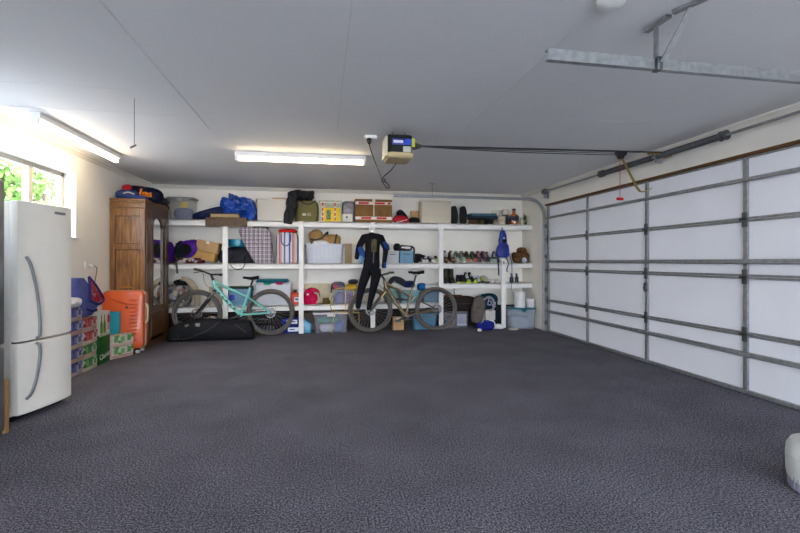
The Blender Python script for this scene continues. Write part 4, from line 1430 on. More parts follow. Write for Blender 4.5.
for k, (z_, lb) in enumerate(((0, 'lower of the two blue and white packets under the low shelf'), (.125, 'upper of the two blue and white packets under the low shelf'))):
    t = thing('soap_packet', lb, 'packet', (X(291.5, 7.28) + (.0 if k == 0 else -.02), 7.33, z_))
    B().box((0, 0, .060), (.27, .18, .116), .012).done('packet_body', mat('deep_blue_card', (.015, .04, .27), .5), t)
    B().box((.03, -.0915, .060), (.17, .003, .066), .001).done('white_panel', WHITE, t)
    B().box((.015 + .03 * k, -.094, .062), (.075, .002, .018)).done('print_mark', mat('violet_blue_print', (.06, .08, .45), .5), t)
t = thing('blue_pack', 'sky blue pointed pack on the floor right of the upright', 'pack', (X(306, 7.28), 7.31, 0))
B().loft([rrect(.16, .16, .03, 4, z=0), rrect(.20, .18, .03, 4, .0, z=.14), rrect(.06, .12, .02, 4, -.06, z=.235)]).done('pack_body', mat('sky_blue_film', (.07, .30, .45), .35, var=.25), t)
o = B().box((X(309, 7.5), 7.50, .15), (.24, .04, .30), .004).done('scrap_board', mat('grey_brown_board', (.16, .13, .105), .8))
tag(o, 'grey brown board behind the sky blue pack under the low shelf', 'board')
c, w = span(313.5, 348.5, 7.20)
tub('storage_tub', 'clear lidded tub with white and green contents on the floor under the low shelf', 'plastic tub', c, 7.36, 0, w, .36, .315, (.55, .57, .66), (.66, .64, .66), .17, .9)
for nm, dx, z_, ww, hh, m, lb in (('green_folder', -.04, .15, .36, .09, mat('green_folder', (.05, .32, .20), .6), 'green folder inside the clear lidded tub'),
                                  ('white_towel', -.05, .01, .26, .13, mat('white_towel', (.68, .67, .7), .9), 'white towel inside the clear lidded tub'),
                                  ('blue_towel', .13, .01, .18, .17, mat('cornflower_towel', (.10, .22, .50), .9), 'cornflower blue towel inside the clear lidded tub')):
    o = B().blob((c + dx, 7.34, z_), (ww, .24, hh), 4 if 'folder' in nm else 2.8, .05, 7, 6).done(nm, m)
    tag(o, lb, 'folder' if 'folder' in nm else 'towel')
c, w = span(393.5, 404, 7.25)
carton('brown_carton', 'small upright brown carton on the floor below the bronze bike frame', c, 7.33, 0, w, .16, .215, CARD)
c, w = span(413, 438, 7.22)
tub('storage_tub', 'blue tub on the floor behind the rear wheel of the bronze bike', 'plastic tub', c, 7.38, 0, w, .30, .27, (.10, .27, .42), None, .85)
t = soft('teal_cloth', 'dull teal cloth in the blue floor tub', 'cloth', c + .06, 7.38, .20, .24, .22, .10, mat('dull_teal', (.10, .22, .22), .8), p=2.5, amp=.07, freq=7, seed=3)
c, w = span(444, 469, 7.22)
tub('storage_tub', 'clear tub with a pale sheet on the floor beneath the dark brown case', 'plastic tub', c, 7.38, 0, w, .32, .295, (.50, .48, .52), None, .18, .95)
o = B().box((c + .10, 7.235, .15), (.17, .008, .20), .003).done('paper_sheet', mat('lilac_white_paper', (.62, .62, .74), .7))
tag(o, 'pale sheet standing at the front inside the clear tub', 'paper')
o = B().blob((c - .05, 7.38, .012), (.34, .24, .13), 4, .05, 6, 4).done('mixed_toys', patches('dark_mixed', [(.06, .06, .12), (.10, .07, .06), (.05, .05, .06), (.25, .08, .05), (.16, .15, .16)], 16))
tag(o, 'dark mixed contents at the bottom of the clear tub', 'clothing')
c, w = span(441, 474, 7.26)
t = thing('dark_case', 'dark brown case lying across the clear floor tub', 'case', (c + .01, 7.40, .30))
DCB = mat('dark_brown_vinyl', (.035, .026, .022), .6, var=.2)
B().box((0, 0, .125), (w * .98, .30, .235), .02, seg=3).done('case_body', DCB, t)
B().box((0, -.153, .125), (w * .94, .006, .012), .002).done('seam', BLACK, t)
t = soft('brown_cloth', 'rust brown cloth strip on top of the dark brown case', 'cloth', c - .06, 7.36, .545, .34, .2, .03, mat('rust_cloth', (.16, .07, .03), .8), p=4, amp=.08, freq=7, seed=3)
solo(B().cyl((0, 0, 0), (0, 0, .20), .006, 8).box((0, 0, .195), (.035, .02, .02), .004), 'thin_rod', BLACK, 'thin dark rod rising from the dark brown case to the low shoe shelf', 'rod', (X(454.5, 7.28), 7.30, .545))
t = thing('rucksack', 'grey brown rucksack leaning on the dark brown case', 'rucksack', (X(476, 7.07), 7.07, .02), 0)
GBR = mat('grey_brown_canvas', (.16, .14, .125), .8, var=.2, scale=18, bump=.25)
t.rotation_euler = (R(-6), R(10), 0)
B().blob((.0, 0, .10), (.24, .17, .46), 3, .05, 5, 6, cuts=12, crease=.05).done('bag_body', GBR, t)
B().blob((-.0, -.08, .14), (.18, .06, .22), 3.2, .04, 6, 9).done('front_pocket', GBR, t)
strap(t, [(.05, -.06, .50), (.12, -.10, .56), (.20, -.10, .52), (.23, -.10, .42), (.20, -.10, .35), (.12, -.08, .33)], .018, mat('grey_webbing', (.33, .30, .32), .7), 'shoulder_strap')
strap(t, [(.09, -.09, .32), (.07, -.12, .18), (.02, -.12, .06)], .013, mat('grey_webbing', (.33, .30, .32), .7), 'shoulder_strap')
t = thing('teal_towel', 'dark teal printed towel with white lettering hung beside the last upright', 'towel', (X(491, 7.16), 7.29, 0))
TT = mat('deep_teal_towel', (.008, .05, .085), .85, var=.25, scale=12, bump=.3)
B().blob((0, 0, .30), (.36, .15, .30), 3, .06, 6, 5, cuts=10, crease=.05).done('upper_fold', TT, t)
B().blob((.06, 0, .0), (.19, .13, .36), 3.2, .06, 6, 7, cuts=10, crease=.05).done('lower_fold', TT, t)
text('lettering', 'ba', .19, Matrix.Translation((.035, -.083, .44)) @ rot3(0, R(14), 0) @ FRONT, mat('lilac_print', (.45, .46, .60), .7), t, .004)
t = soft('navy_heap', 'royal blue bundle on the floor in front of the rucksack', 'clothing', X(485, 7.02), 7.02, 0, .30, .20, .17, mat('indigo_cloth', (.02, .03, .24), .7), p=2.4, amp=.08, freq=7, seed=8, crease=.08)
solo(B().blob((0, 0, 0), (.07, .06, .05), 2.2, .1, 9, 2, cuts=5), 'pale_ball', mat('pinkish_white', (.68, .62, .60)), 'little pale pink wad in front of the royal blue bundle', 'wad', (X(479, 6.9), 6.88, 0))
t = carton('white_carton', 'small white carton standing on the blue bundle beside the teal towel', X(489.5, 7.06), 7.06, .165, .17, .10, .16, mat('warm_white_card', (.60, .58, .54), .6), tape=False)
t = thing('white_paper', 'crumpled white paper on the floor against the last upright', 'paper', (X(497, 7.05), 7.09, 0))
B().blob((-.04, 0, 0), (.12, .1, .20), 2.4, .1, 8, 5, crease=.1, rot=(0, R(-22), 0)).done('paper_fold', WHITE, t)
B().blob((.07, .0, 0), (.18, .10, .09), 2.4, .1, 8, 6, crease=.1).done('paper_fold', WHITE, t)
t = tub('storage_tub', 'clear tub with teal lid at the right end under the shoe shelves', 'plastic tub', 3.415, 7.17, 0, .455, .36, .345, (.55, .60, .68), (.01, .17, .22), .35, .92)
o = B().blob((3.41, 7.17, .01), (.36, .26, .22), 4, .04, 6, 6).done('pale_fabric', mat('pale_blue_grey_cloth', (.38, .42, .50), .8, var=.3, scale=9))
tag(o, 'pale blue-grey fabric inside the clear tub with the teal lid', 'cloth')


def bucket(label, px, y, z, r, h, lid=False):
    t = thing('white_bucket', label, 'bucket', (X(px, y), y, z))
    B().lathe([(.001, 0), (r * .86, 0), (r * .98, h - .03), (r * 1.04, h - .028), (r * 1.04, h - .004), (r * .97, h), (r * .84, .008), (.001, .006)], 28).done('bucket_body', mat('bucket_white', (.76, .75, .74), .4, var=.04), t)
    pts = []
    for i in range(13):
        a = PI * i / 12
        pts.append((r * 1.05 * math.cos(a), -r * 1.06 * math.sin(a), h - .03 - math.sin(a) * h * .42))
    B().tube(pts, .0035, 6).done('bail_handle', SILVER, t)
    return t


bucket('larger white bucket standing on the teal tub lid', 519.8, 7.14, .36, .102, .275)
bucket('smaller white bucket standing at the right on the teal tub lid', 530.2, 7.11, .36, .076, .15)
t = soft('floor_cloth', 'pale folded cloth on the carpet at the foot of the teal-lidded tub', 'cloth', X(514, 6.9), 6.92, 0, .17, .08, .035, mat('pale_yellow_cloth', (.55, .52, .42), .8), p=3, amp=.06, freq=9, seed=3)


# ------------------------------------------------------------------ bicycles
def bicycle(name, label, Y, pts, fm, decal, susp, fork_m, steer=0., lean=4):
    """pts: photo columns and rows of the joints, laid out on the upright plane at depth Y"""
    Rw = .366
    P = {k: Vector((X(p[0], Y), Y, Z(p[0], p[1], Y))) for k, p in pts.items()}
    fa, ra = P['fa'], P['ra']
    fa.z = ra.z = Rw
    t = thing(name, label, 'bicycle', ((fa.x + ra.x) / 2, Y, 0))
    base = Vector(t.location)
    Q = {k: p - base for k, p in P.items()}

    def wheel(c, rot):
        b = B()
        b.torus(c, Rw - .028, .028, 'Y', 56, 10)
        wh = b.done('wheel', RUBBER, t)
        B().torus(c, Rw - .062, .0135, 'Y', 48, 8).done('rim', DKSTEEL, wh)
        b = B()
        for k in range(32):
            a = 2 * PI * k / 32
            a2 = a + (.5 if k % 2 else -.5) * .5
            s = .02 if k % 2 else -.02
            b.tube([(c.x + .02 * math.cos(a2), c.y + s, c.z + .02 * math.sin(a2)), (c.x + (Rw - .065) * math.cos(a), c.y, c.z + (Rw - .065) * math.sin(a))], .0016, 4)
        sp = b.done('spokes', SILVER, wh)
        sp['kind'] = 'stuff'
        B().cyl((c.x, c.y - .05, c.z), (c.x, c.y + .05, c.z), .02, 14).done('hub', DKSTEEL, wh)
        b = B()
        b.torus((c.x, c.y - .042, c.z), .074, .0075, 'Y', 32, 6)
        for k in range(6):
            a = PI * k / 3
            b.bar((c.x, c.y - .042, c.z), (c.x + .07 * math.cos(a + .3), c.y - .042, c.z + .07 * math.sin(a + .3)), .004, .010, (0, 1, 0))
        b.done('brake_disc', CHROME, wh)
        return wh

    fw = wheel(Q['fa'], steer)
    rw = wheel(Q['ra'], 0)
    b = B()
    b.cyl((Q['ra'].x, .045, Q['ra'].z), (Q['ra'].x, .02, Q['ra'].z), .055, 18, .035)
    b.done('cassette', SILVER, rw)
    # frame
    b = B()
    ht, hb, bb, st = Q['ht'], Q['hb'], Q['bb'], Q['st']
    sj = Q['sj']
    b.tube([ht, hb], .027, 12)
    b.tube([ht.lerp(hb, .75), hb.lerp(bb, .5), bb], [.03, .029, .03], 12)
    b.tube([ht.lerp(hb, .15), sj], [.022, .018], 10)
    b.tube([st, bb], [.019, .021], 10)
    b.cyl(bb + Vector((0, -.045, 0)), bb + Vector((0, .045, 0)), .027, 14)
    for s in (-1, 1):
        o = Vector((0, s * .042, 0))
        e = Vector((0, s * .055, 0))
        b.tube([sj + Vector((0, s * .015, 0)), sj.lerp(Q['ra'], .45) + o, Q['ra'] + e], [.012, .0115, .011], 8)
        b.tube([bb + Vector((0, s * .03, .005)), bb.lerp(Q['ra'], .5) + o, Q['ra'] + e], [.015, .013, .011], 8)
    fr = b.done('frame', fm, t)
    d = (bb - hb).normalized()
    for k in range(5):
        b = B()
        p = hb.lerp(bb, .16 + .15 * k) + Vector((0, -.0305, .004))
        b.bar(p - d * .018, p + d * .018, .003, .022 - .004 * (k % 2), (0, 0, 1))
        b.done('letter_mark', decal, fr)
    if susp:
        a_, c_ = ht.lerp(hb, .6).lerp(sj, .55), sj + Vector((.0, 0, -.02))
        b = B()
        b.tube([hb.lerp(bb, .45) + Vector((.02, 0, .03)), hb.lerp(bb, .45).lerp(sj, .5)], [.02, .02], 10)
        b.tube([hb.lerp(bb, .45).lerp(sj, .45), sj + Vector((-.01, 0, -.04))], [.012, .012], 8)
        b.done('shock_absorber', BLACK, fr)
        B().bar(sj + Vector((-.03, -.03, -.05)), sj + Vector((.05, -.03, .02)), .012, .04, (0, 1, 0), .004).done('rocker_link', SILVER, fr)
    # fork
    ax = (ht - hb).normalized()
    cr = hb - ax * .025
    b = B()
    for s in (-1, 1):
        o = Vector((0, s * .058, 0))
        b.tube([cr + o, cr.lerp(Q['fa'], .42) + o], .0165, 10)
    fk = b.done('fork', CHROME if not susp else mat('gold_stanchion', (.45, .33, .16), .3, metal=.9), t)
    b = B()
    for s in (-1, 1):
        o = Vector((0, s * .058, 0))
        b.tube([cr.lerp(Q['fa'], .36) + o, cr.lerp(Q['fa'], .5) + o, Q['fa'] + o], [.023, .023, .018], 10)
    b.tube([cr.lerp(Q['fa'], .36) + Vector((0, -.058, 0)), cr.lerp(Q['fa'], .25) + Vector((-.045, 0, .05)), cr.lerp(Q['fa'], .36) + Vector((0, .058, 0))], .014, 8)
    b.done('fork_lowers', fork_m, fk)
    B().bar(cr + Vector((0, -.075, 0)), cr + Vector((0, .075, 0)), .04, .035, (0, 0, 1), .008).done('fork_crown', BLACK, fk)
    # stem and bar
    sc_ = Q['hc']
    top = ht + ax * .035
    b = B()
    b.cyl(ht, top, .022, 12)
    b.tube([top - ax * .015, sc_], .018, 10)
    b.done('stem', BLACK, t)
    dv = Vector((math.sin(steer), -math.cos(steer), 0))       # towards the left grip (near side)
    up = Vector((0, 0, math.sin(R(lean))))
    hbp = [sc_ + dv * k + up * k + Vector((.03 * abs(k), 0, .03 * min(1, abs(k) * 4))) for k in (.36, .2, .06, 0, -.06, -.2, -.36)]
    hb_ = B().tube(catmull(hbp, 4), .0135, 8).done('handlebar', BLACK, t)
    for s in (1, -1):
        p0 = sc_ + (dv + up) * (.24 * s) + Vector((.0072, 0, .03))
        p1 = sc_ + (dv + up) * (.375 * s) + Vector((.011, 0, .03))
        B().cyl(p0, p1, .018, 12).done('grip', RUBBER, hb_)
        lv = B()
        q0 = sc_ + (dv + up) * (.21 * s) + Vector((.004, 0, .02))
        lv.box(q0, (.03, .03, .03), .006)
        lv.tube([q0 + Vector((-.02, 0, -.005)), q0 + (dv) * (.10 * s) + Vector((-.05, 0, -.02))], .006, 6)
        lv.done('brake_lever', BLACK, hb_)
    b = B()
    b.tube(catmull([sc_ + dv * .18, sc_ + Vector((-.10, -.05, .02)), sc_ + Vector((-.07, -.05, -.14)), hb + Vector((-.03, -.05, -.05)), Q['fa'].lerp(cr, .3) + Vector((-.02, -.075, 0))], 6), .0035, 5)
    b.done('brake_hose', BLACK, t)
    # saddle
    sp_, sf, sb = Q['sp'], Q['sf'], Q['sb']
    B().tube([st - (st - bb).normalized() * .05, sp_], .0155, 10).done('seat_post', BLACK, t)
    b = B()
    rings = []
    for u in range(9):
        k = u / 8
        c = sf.lerp(sb, k)
        hw = .020 + .052 * max(0, (k - .25) / .75) ** 1.2 * (1 if k < .95 else .8)
        th_ = .018 + .012 * k
        rg = []
        for i in range(12):
            a = 2 * PI * i / 12
            rg.append((c.x, c.y + hw * math.cos(a), c.z + .006 * math.cos(k * PI * 2) + th_ * math.sin(a) * (1 if math.sin(a) > 0 else .9)))
        rings.append(rg)
    b.loft(rings)
    sd = b.done('saddle', BLKFAB, t)
    b = B()
    for s in (-1, 1):
        b.tube([sf.lerp(sb, .2) + Vector((0, s * .01, -.012)), sp_ + Vector((-.02, s * .02, .0)), sp_ + Vector((.03, s * .02, .0)), sf.lerp(sb, .85) + Vector((0, s * .025, -.012))], .004, 6)
    b.done('saddle_rail', DKSTEEL, sd)
    # drive train
    b = B()
    b.torus((bb.x, .052, bb.z), .066, .006, 'Y', 30, 6)
    for k in range(5):
        a = 2 * PI * k / 5
        b.bar((bb.x, .052, bb.z), (bb.x + .066 * math.cos(a), .052, bb.z + .066 * math.sin(a)), .005, .014, (0, 1, 0))
    b.done('chainring', DKSTEEL, t)
    ca = Vector((math.cos(R(200)), 0, math.sin(R(200)))) * .17
    for s in (-1, 1):
        v = ca * (-s)
        b = B()
        b.bar(bb + Vector((0, s * .06, 0)), bb + Vector((0, s * .075, 0)) + v, .014, .028, (0, 0, 1), .004)
        cw = b.done('crank', BLACK, t)
        pc = bb + Vector((0, s * .13, 0)) + v
        b = B()
        b.box(pc, (.10, .095, .018), .005)
        b.cyl(pc + Vector((0, -s * .055, 0)), pc, .009, 8)
        b.done('pedal', DKSTEEL, cw)
    b = B()
    b.tube([bb + Vector((0, .052, .066)), Q['ra'] + Vector((0, .05, .04))], .005, 6)
    b.tube([bb + Vector((0, .052, -.066)), Q['ra'] + Vector((-.02, .05, -.115)), Q['ra'] + Vector((.015, .05, -.08)), Q['ra'] + Vector((.02, .05, -.04))], .005, 6)
    b.done('chain', DKSTEEL, t)
    b = B()
    b.bar(Q['ra'] + Vector((.01, .06, -.03)), Q['ra'] + Vector((-.02, .06, -.12)), .012, .03, (0, 1, 0), .004)
    b.done('rear_derailleur', BLACK, t)
    return t


MINT = mat('mint_frame_paint', (.24, .62, .55), .35, var=.04, coat=.5)
BRZ = mat('bronze_frame_paint', (.27, .21, .135), .35, metal=.5, var=.15, coat=.5)
bicycle('mountain_bike', 'mint green mountain bike leaning on the left half of the shelving', 7.07,
        dict(fa=(197.3, 313), ra=(270.6, 312), bb=(240.8, 315), ht=(213.2, 280.5), hb=(215.4, 289), sj=(248.5, 297.5), st=(250.2, 287.5), sp=(252.8, 280), sf=(243, 278), sb=(258.5, 278), hc=(211.0, 274.5)),
        MINT, BLACK, False, BLACK, R(-24), 9)
bicycle('trail_bike', 'dark bronze full suspension bike leaning on the right half of the shelving', 7.08,
        dict(fa=(370.5, 312), ra=(436.2, 310.5), bb=(405.8, 316.5), ht=(384.6, 281), hb=(386, 288.5), sj=(412.6, 297.5), st=(412.2, 288), sp=(416.2, 275), sf=(408.5, 272.6), sb=(423.5, 272.6), hc=(381.5, 275)),
        BRZ, mat('gold_print', (.4, .3, .15), .5), True, mat('olive_bronze_lowers', (.14, .125, .09), .4, metal=.5), R(20), 3)

# ------------------------------------------------------------------ wetsuit on its hanger
WY = 6.955
t = thing('wetsuit', 'black full length wetsuit with blue side panels hung from the top shelf', 'wetsuit', (X(372, WY), WY, .3))
NEO = mat('black_neoprene', (.012, .012, .017), .75, var=.25, scale=10, bump=.15, bscale=30)


def skin(joints, edges, name, m, parent, flat=1.0, sub=2):
    me = bpy.data.meshes.new(name + '_cage')
    me.from_pydata([j[0] for j in joints], edges, [])
    o = bpy.data.objects.new(name + '_cage', me)
    COL.objects.link(o)
    sk = o.modifiers.new('s', 'SKIN')
    sv = me.skin_vertices[0].data
    for i, j in enumerate(joints):
        sv[i].radius = j[1]
        sv[i].use_root = (i == 0)
    ss = o.modifiers.new('u', 'SUBSURF')
    ss.levels = sub
    dg = bpy.context.evaluated_depsgraph_get()
    m2 = bpy.data.meshes.new_from_object(o.evaluated_get(dg))
    bpy.data.objects.remove(o)
    for v in m2.vertices:
        v.co.y *= flat
    m2.materials.clear()
    m2.materials.append(m)
    for f in m2.polygons:
        f.use_smooth = True
    q = bpy.data.objects.new(name, m2)
    COL.objects.link(q)
    q.parent = parent
    return q


x0 = t.location.x


def wp(px, py):
    return Vector((X(px, WY) - x0, 0, Z(px, py, WY) - .3))


J = [(wp(372, 262), (.12, .12)), (wp(372.5, 246), (.13, .13)), (wp(373, 237.5), (.12, .10)), (wp(372.5, 233), (.055, .05)),
     (wp(364, 237.8), (.072, .068)), (wp(358.8, 247), (.056, .052)), (wp(356.4, 260), (.040, .038)),
     (wp(381, 238), (.072, .068)), (wp(386, 249), (.054, .05)), (wp(384.2, 262), (.042, .038)), (wp(383.4, 268.5), (.034, .032)),
     (wp(365.5, 275), (.088, .085)), (wp(361.5, 288), (.074, .07)), (wp(359.0, 300), (.056, .052)), (wp(357.8, 309.5), (.046, .044)),
     (wp(376, 276), (.085, .085)), (wp(373, 290), (.07, .066)), (wp(370.2, 302), (.052, .048)), (wp(368.6, 310.5), (.044, .042))]
Ed = [(0, 1), (1, 2), (2, 3), (2, 4), (4, 5), (5, 6), (2, 7), (7, 8), (8, 9), (9, 10), (0, 11), (11, 12), (12, 13), (13, 14), (0, 15), (15, 16), (16, 17), (17, 18)]
skin(J, Ed, 'suit_body', NEO, t, .62)
SB_ = mat('blue_neoprene', (.025, .09, .30), .55, var=.3, scale=10)
PB = mat('pale_blue_neoprene', (.22, .36, .52), .55, var=.2)
B().tube([wp(359.5, 247) + Vector((0, -.032, 0)), wp(361.5, 252) + Vector((0, -.045, 0)), wp(362.5, 258) + Vector((0, -.045, 0))], [.034, .052, .03], 8, flat=.7).done('blue_panel', SB_, t)
B().tube([wp(362.2, 252) + Vector((0, -.05, 0)), wp(361.6, 258) + Vector((0, -.04, 0)), wp(360.0, 263) + Vector((0, -.01, 0))], [.03, .05, .034], 8, flat=.6).done('pale_panel', PB, t)
B().tube([wp(383.5, 242) + Vector((0, -.03, 0)), wp(386.5, 246.5) + Vector((0, -.02, 0)), wp(388.8, 250) + Vector((0, 0, 0))], [.03, .045, .022], 8, flat=.7).done('blue_cuff_flap', SB_, t)
B().tube([wp(384.5, 262.5) + Vector((0, -.03, 0)), wp(385, 268) + Vector((0, -.025, 0))], [.022, .018], 8, flat=.6).done('blue_cuff', SB_, t)
B().box(wp(373.4, 246.0) + Vector((0, -.083, 0)), (.085, .012, .20), .02, seg=3).done('chest_lining', mat('olive_lining', (.12, .105, .06), .7, var=.4, scale=25), t)
B().bar(wp(374.0, 239) + Vector((0, -.088, 0)), wp(372.5, 263) + Vector((0, -.078, 0)), .008, .006, (0, 1, 0)).done('zip', DKSTEEL, t)
t = thing('coat_hanger', 'black hanger hooked on the top shelf holding the wetsuit', 'hanger', (X(372, WY), WY, 1.6))
b = B()
b.tube(catmull([wp(364, 237) - Vector((0, 0, 1.3)), wp(372, 233.0) - Vector((0, 0, 1.3)), wp(381, 238) - Vector((0, 0, 1.3))], 6), .012, 8)
b.done('hanger_bar', BLACK, t)
z1 = wp(372, 233).z - 1.3
dyy = FY - .02 - WY
B().tube(catmull([(0, 0, z1), (0, 0, z1 + .05), (0, .02, z1 + .075), (0, dyy * .45, z1 + .09), (0, dyy * .8, z1 + .075), (0, dyy - .03, z1 + .06)], 6), .005, 6).done('hook', CHROME, t)
B().box((0, dyy - .02, z1 + .055), (.05, .012, .09), .004).done('hook_plate', WHITE, t)

# ------------------------------------------------------------------ long black bag on the floor
t = thing('board_bag', 'long padded black bag lying on the carpet in front of the mint bike', 'bag', (X(211.5, 6.80), 6.80, 0))
L = X(254.5, 6.80) - X(168.5, 6.80)
BBG = mat('black_padded_nylon', (.020, .020, .023), .6, var=.25, scale=10, bump=.3, bscale=35)
rings = []
NR = 26
for i in range(NR + 1):
    k = i / NR
    x = -L / 2 + L * k
    hh = .275 + .045 * math.exp(-((k - .42) / .25) ** 2) + .02 * k - .06 * max(0, 1 - k / .22)
    e = min(1, min(k, 1 - k) / .08)
    e = (1 - (1 - e) ** 2) ** .5 if e < 1 else 1
    ww = .105 * (.55 + .45 * e)
    hh = hh * (.55 + .45 * e)
    rg = []
    for j in range(18):
        a = 2 * PI * j / 18
        nz_ = 1 + .07 * noise.noise(Vector((x * 5, math.cos(a) * 1.5, math.sin(a) * 1.5)))
        cy_ = math.copysign(abs(math.cos(a)) ** .7, math.cos(a)) * ww * nz_
        cz_ = hh / 2 + math.copysign(abs(math.sin(a)) ** .7, math.sin(a)) * hh / 2 * (nz_ if math.sin(a) > 0 else 1)
        rg.append((x, cy_, max(0, cz_)))
    rings.append(rg)
bd = B().loft(rings).done('bag_body', BBG, t)
B().tube(catmull([(-L * .40, -.07, .20), (-L * .36, -.10, .11), (-L * .36, -.115, .04)], 6), .010, 6, flat=.5).done('side_strap', BLACK, t)
B().tube(catmull([(-L * .42, -.115, .05), (-L * .25, -.125, .06), (-L * .05, -.126, .15), (L * .06, -.115, .235), (L * .12, -.07, .295)], 8), .008, 6).done('piping', BLACK, t)
B().box((-L * .035 - .12, -.103, .235), (.06, .012, .075), .004, (R(18), 0, R(0))).done('grey_patch', mat('pale_grey_patch', (.30, .29, .26), .7), t)
B().box((-L * .26, -.098, .24), (.055, .02, .04), .008, (R(20), R(-18), 0)).done('grey_buckle', mat('grey_buckle', (.20, .19, .18), .6), t)
B().tube(catmull([(L * .30, -.105, .24), (L * .36, -.115, .18), (L * .42, -.108, .12)], 6), .007, 6).done('end_seam', BLACK, t)
B().box((L * .475, -.03, .12), (.012, .10, .14), .005).done('end_flap', BLACK, t)

# ------------------------------------------------------------------ wardrobe
OAK = wood('oak_upright', (.14, .058, .014), (.33, .15, .042), 'Z')
OAKH = wood('oak_level', (.13, .054, .013), (.29, .13, .036), 'Y')
OAKD = wood('shade_bead_oak', (.05, .019, .006), (.125, .05, .015), 'Z', .35)
MIR, nt, pb = nodes_of('mirror_glass')
pb.inputs['Metallic'].default_value = 1
pb.inputs['Base Color'].default_value = (.78, .78, .76, 1)
pb.inputs['Roughness'].default_value = .03
wx0, wx1, wy0, wy1, wh_ = -2.705, -2.285, 6.205, 7.10, 1.985
t = thing('wardrobe', 'old oak wardrobe with arched mirror door beside the shelving', 'wardrobe', ((wx0 + wx1) / 2, (wy0 + wy1) / 2, 0))
b = B()
b.b2(wx0, wx1, wy0 + .02, wy0 + .045, .06, wh_ - .05).b2(wx0, wx1, wy1 - .045, wy1 - .02, .06, wh_ - .05)
b.b2(wx0, wx0 + .02, wy0 + .03, wy1 - .03, .06, wh_ - .05).b2(wx0, wx1 - .03, wy0 + .03, wy1 - .03, .44, .465).b2(wx0, wx1, wy0 + .03, wy1 - .03, wh_ - .09, wh_ - .05).b2(wx0, wx1, wy0 + .03, wy1 - .03, .06, .09)
b.done('carcass', OAK, t, True, False)
b = B()      # near side: frame and recessed panels
b.b2(wx0, wx0 + .055, wy0, wy0 + .02, .06, 1.86, .004).b2(wx1 - .06, wx1, wy0, wy0 + .02, .06, 1.86, .004)
for z0, z1_ in ((.06, .20), (1.32, 1.39), (1.76, 1.86)):
    b.b2(wx0 + .055, wx1 - .06, wy0, wy0 + .02, z0, z1_, .004)
b.done('side_frame', OAK, t, True, False)
b = B()
for z0, z1_ in ((.20, 1.32), (1.39, 1.76)):
    for a, c_, e, g in ((wx0 + .055, wx0 + .066, z0, z1_), (wx1 - .071, wx1 - .06, z0, z1_), (wx0 + .066, wx1 - .071, z0, z0 + .011), (wx0 + .066, wx1 - .071, z1_ - .011, z1_)):
        b.b2(a, c_, wy0 + .010, wy0 + .021, e, g)
b.done('shade_bead', OAKD, t, True, False)  # dark beads added round the panels, standing in for shade in the recesses
B().b2(wx0 - .0, wx1 + .012, wy0 - .012, wy1 + .01, wh_ - .03, wh_, .008).b2(wx0, wx1 + .004, wy0 - .004, wy1 + .004, wh_ - .055, wh_ - .03, .006).done('cornice', OAKH, t, True)
B().b2(wx0, wx1 + .0, wy0 - .002, wy0 + .024, 1.865, wh_ - .055, .003).done('side_frieze', OAKH, t, True)
B().b2(wx0, wx1 + .002, wy0 - .006, wy1, .0, .09, .006).done('plinth', OAKD, t, True, False)
b = B()
b.b2(wx1 - .002, wx1 + .004, wy0 + .01, wy1 - .01, 1.84, wh_ - .06, .002)
b.done('front_frieze', OAKD, t, True, False)
for a, c_ in ((wy0 + .0, wy0 + .19), (wy1 - .19, wy1)):
    b = B()
    b.b2(wx1 - .02, wx1, a, c_, .09, 1.84, .004)
    fp = b.done('front_panel', OAKD, t, True, False)
    b = B()
    b.b2(wx1 - .002, wx1 + .010, a + .04, c_ - .04, .52, 1.15, .004).b2(wx1 - .002, wx1 + .010, a + .04, c_ - .04, 1.2, 1.74, .004)
    b.lathe([(.001, -.002), (.03, -.002), (.026, .014), (.012, .018), (.001, .016)], 16, (wx1 + .006, (a + c_) / 2, 1.175), 'X')
    b.done('carved_moulding', OAKD, fp, True, False)
# door with arched mirror
ya, yb = wy0 + .20, wy1 - .20
yc, hw = (ya + yb) / 2, (yb - ya) / 2


def arch(w_, z0, z1_, n=14):
    r = w_
    pts = [(yc - w_, z0), (yc + w_, z0)]
    for i in range(n + 1):
        a = PI * i / n
        pts.append((yc + w_ * math.cos(a), z1_ - r * .8 + r * .8 * math.sin(a)))
    return pts


mw = hw - .065
outer = [(yc - hw, .47), (yc + hw, .47), (yc + hw, 1.84), (yc - hw, 1.84)]
inn = arch(mw, .55, 1.78)
b = B()
zs = 1.78 - mw * .8
b.b2(wx1 - .016, wx1 + .006, yc - hw, yc - mw, .47, 1.84, .003).b2(wx1 - .016, wx1 + .006, yc + mw, yc + hw, .47, 1.84, .003).b2(wx1 - .016, wx1 + .006, yc - mw, yc + mw, .47, .55, .003)
sp_ = [(yc + mw * math.cos(PI * i / 14), zs + mw * .8 * math.sin(PI * i / 14)) for i in range(15)]
for (y1_, z1_), (y2_, z2_) in zip(sp_[:-1], sp_[1:]):
    b.prism([(y1_, z1_), (y2_, z2_), (y2_, 1.84), (y1_, 1.84)], wx1 - .016, wx1 + .006, 'X')
dr = b.done('mirror_door', OAKD, t, True, False)
B().prism(inn, wx1 - .014, wx1 - .008, 'X').done('mirror', MIR, dr, True, False)
b = B()
loop = arch(mw, .55, 1.78)
b.tube([(wx1 + .003, y, z) for y, z in loop], .008, 6, closed=True)
b.done('mirror_bead', OAKD, dr, True)
B().lathe([(.001, 0), (.012, 0), (.012, .012), (.02, .022), (.001, .03)], 14, (wx1 + .004, yc - hw + .025, 1.1), 'X').done('door_knob', mat('aged_brass', (.35, .25, .09), .35, metal=.9), dr, True)
b = B()
b.b2(wx1 - .016, wx1 + .008, ya + .005, yb - .005, .13, .44, .006)
dw_ = b.done('drawer', OAKD, t, True, False)
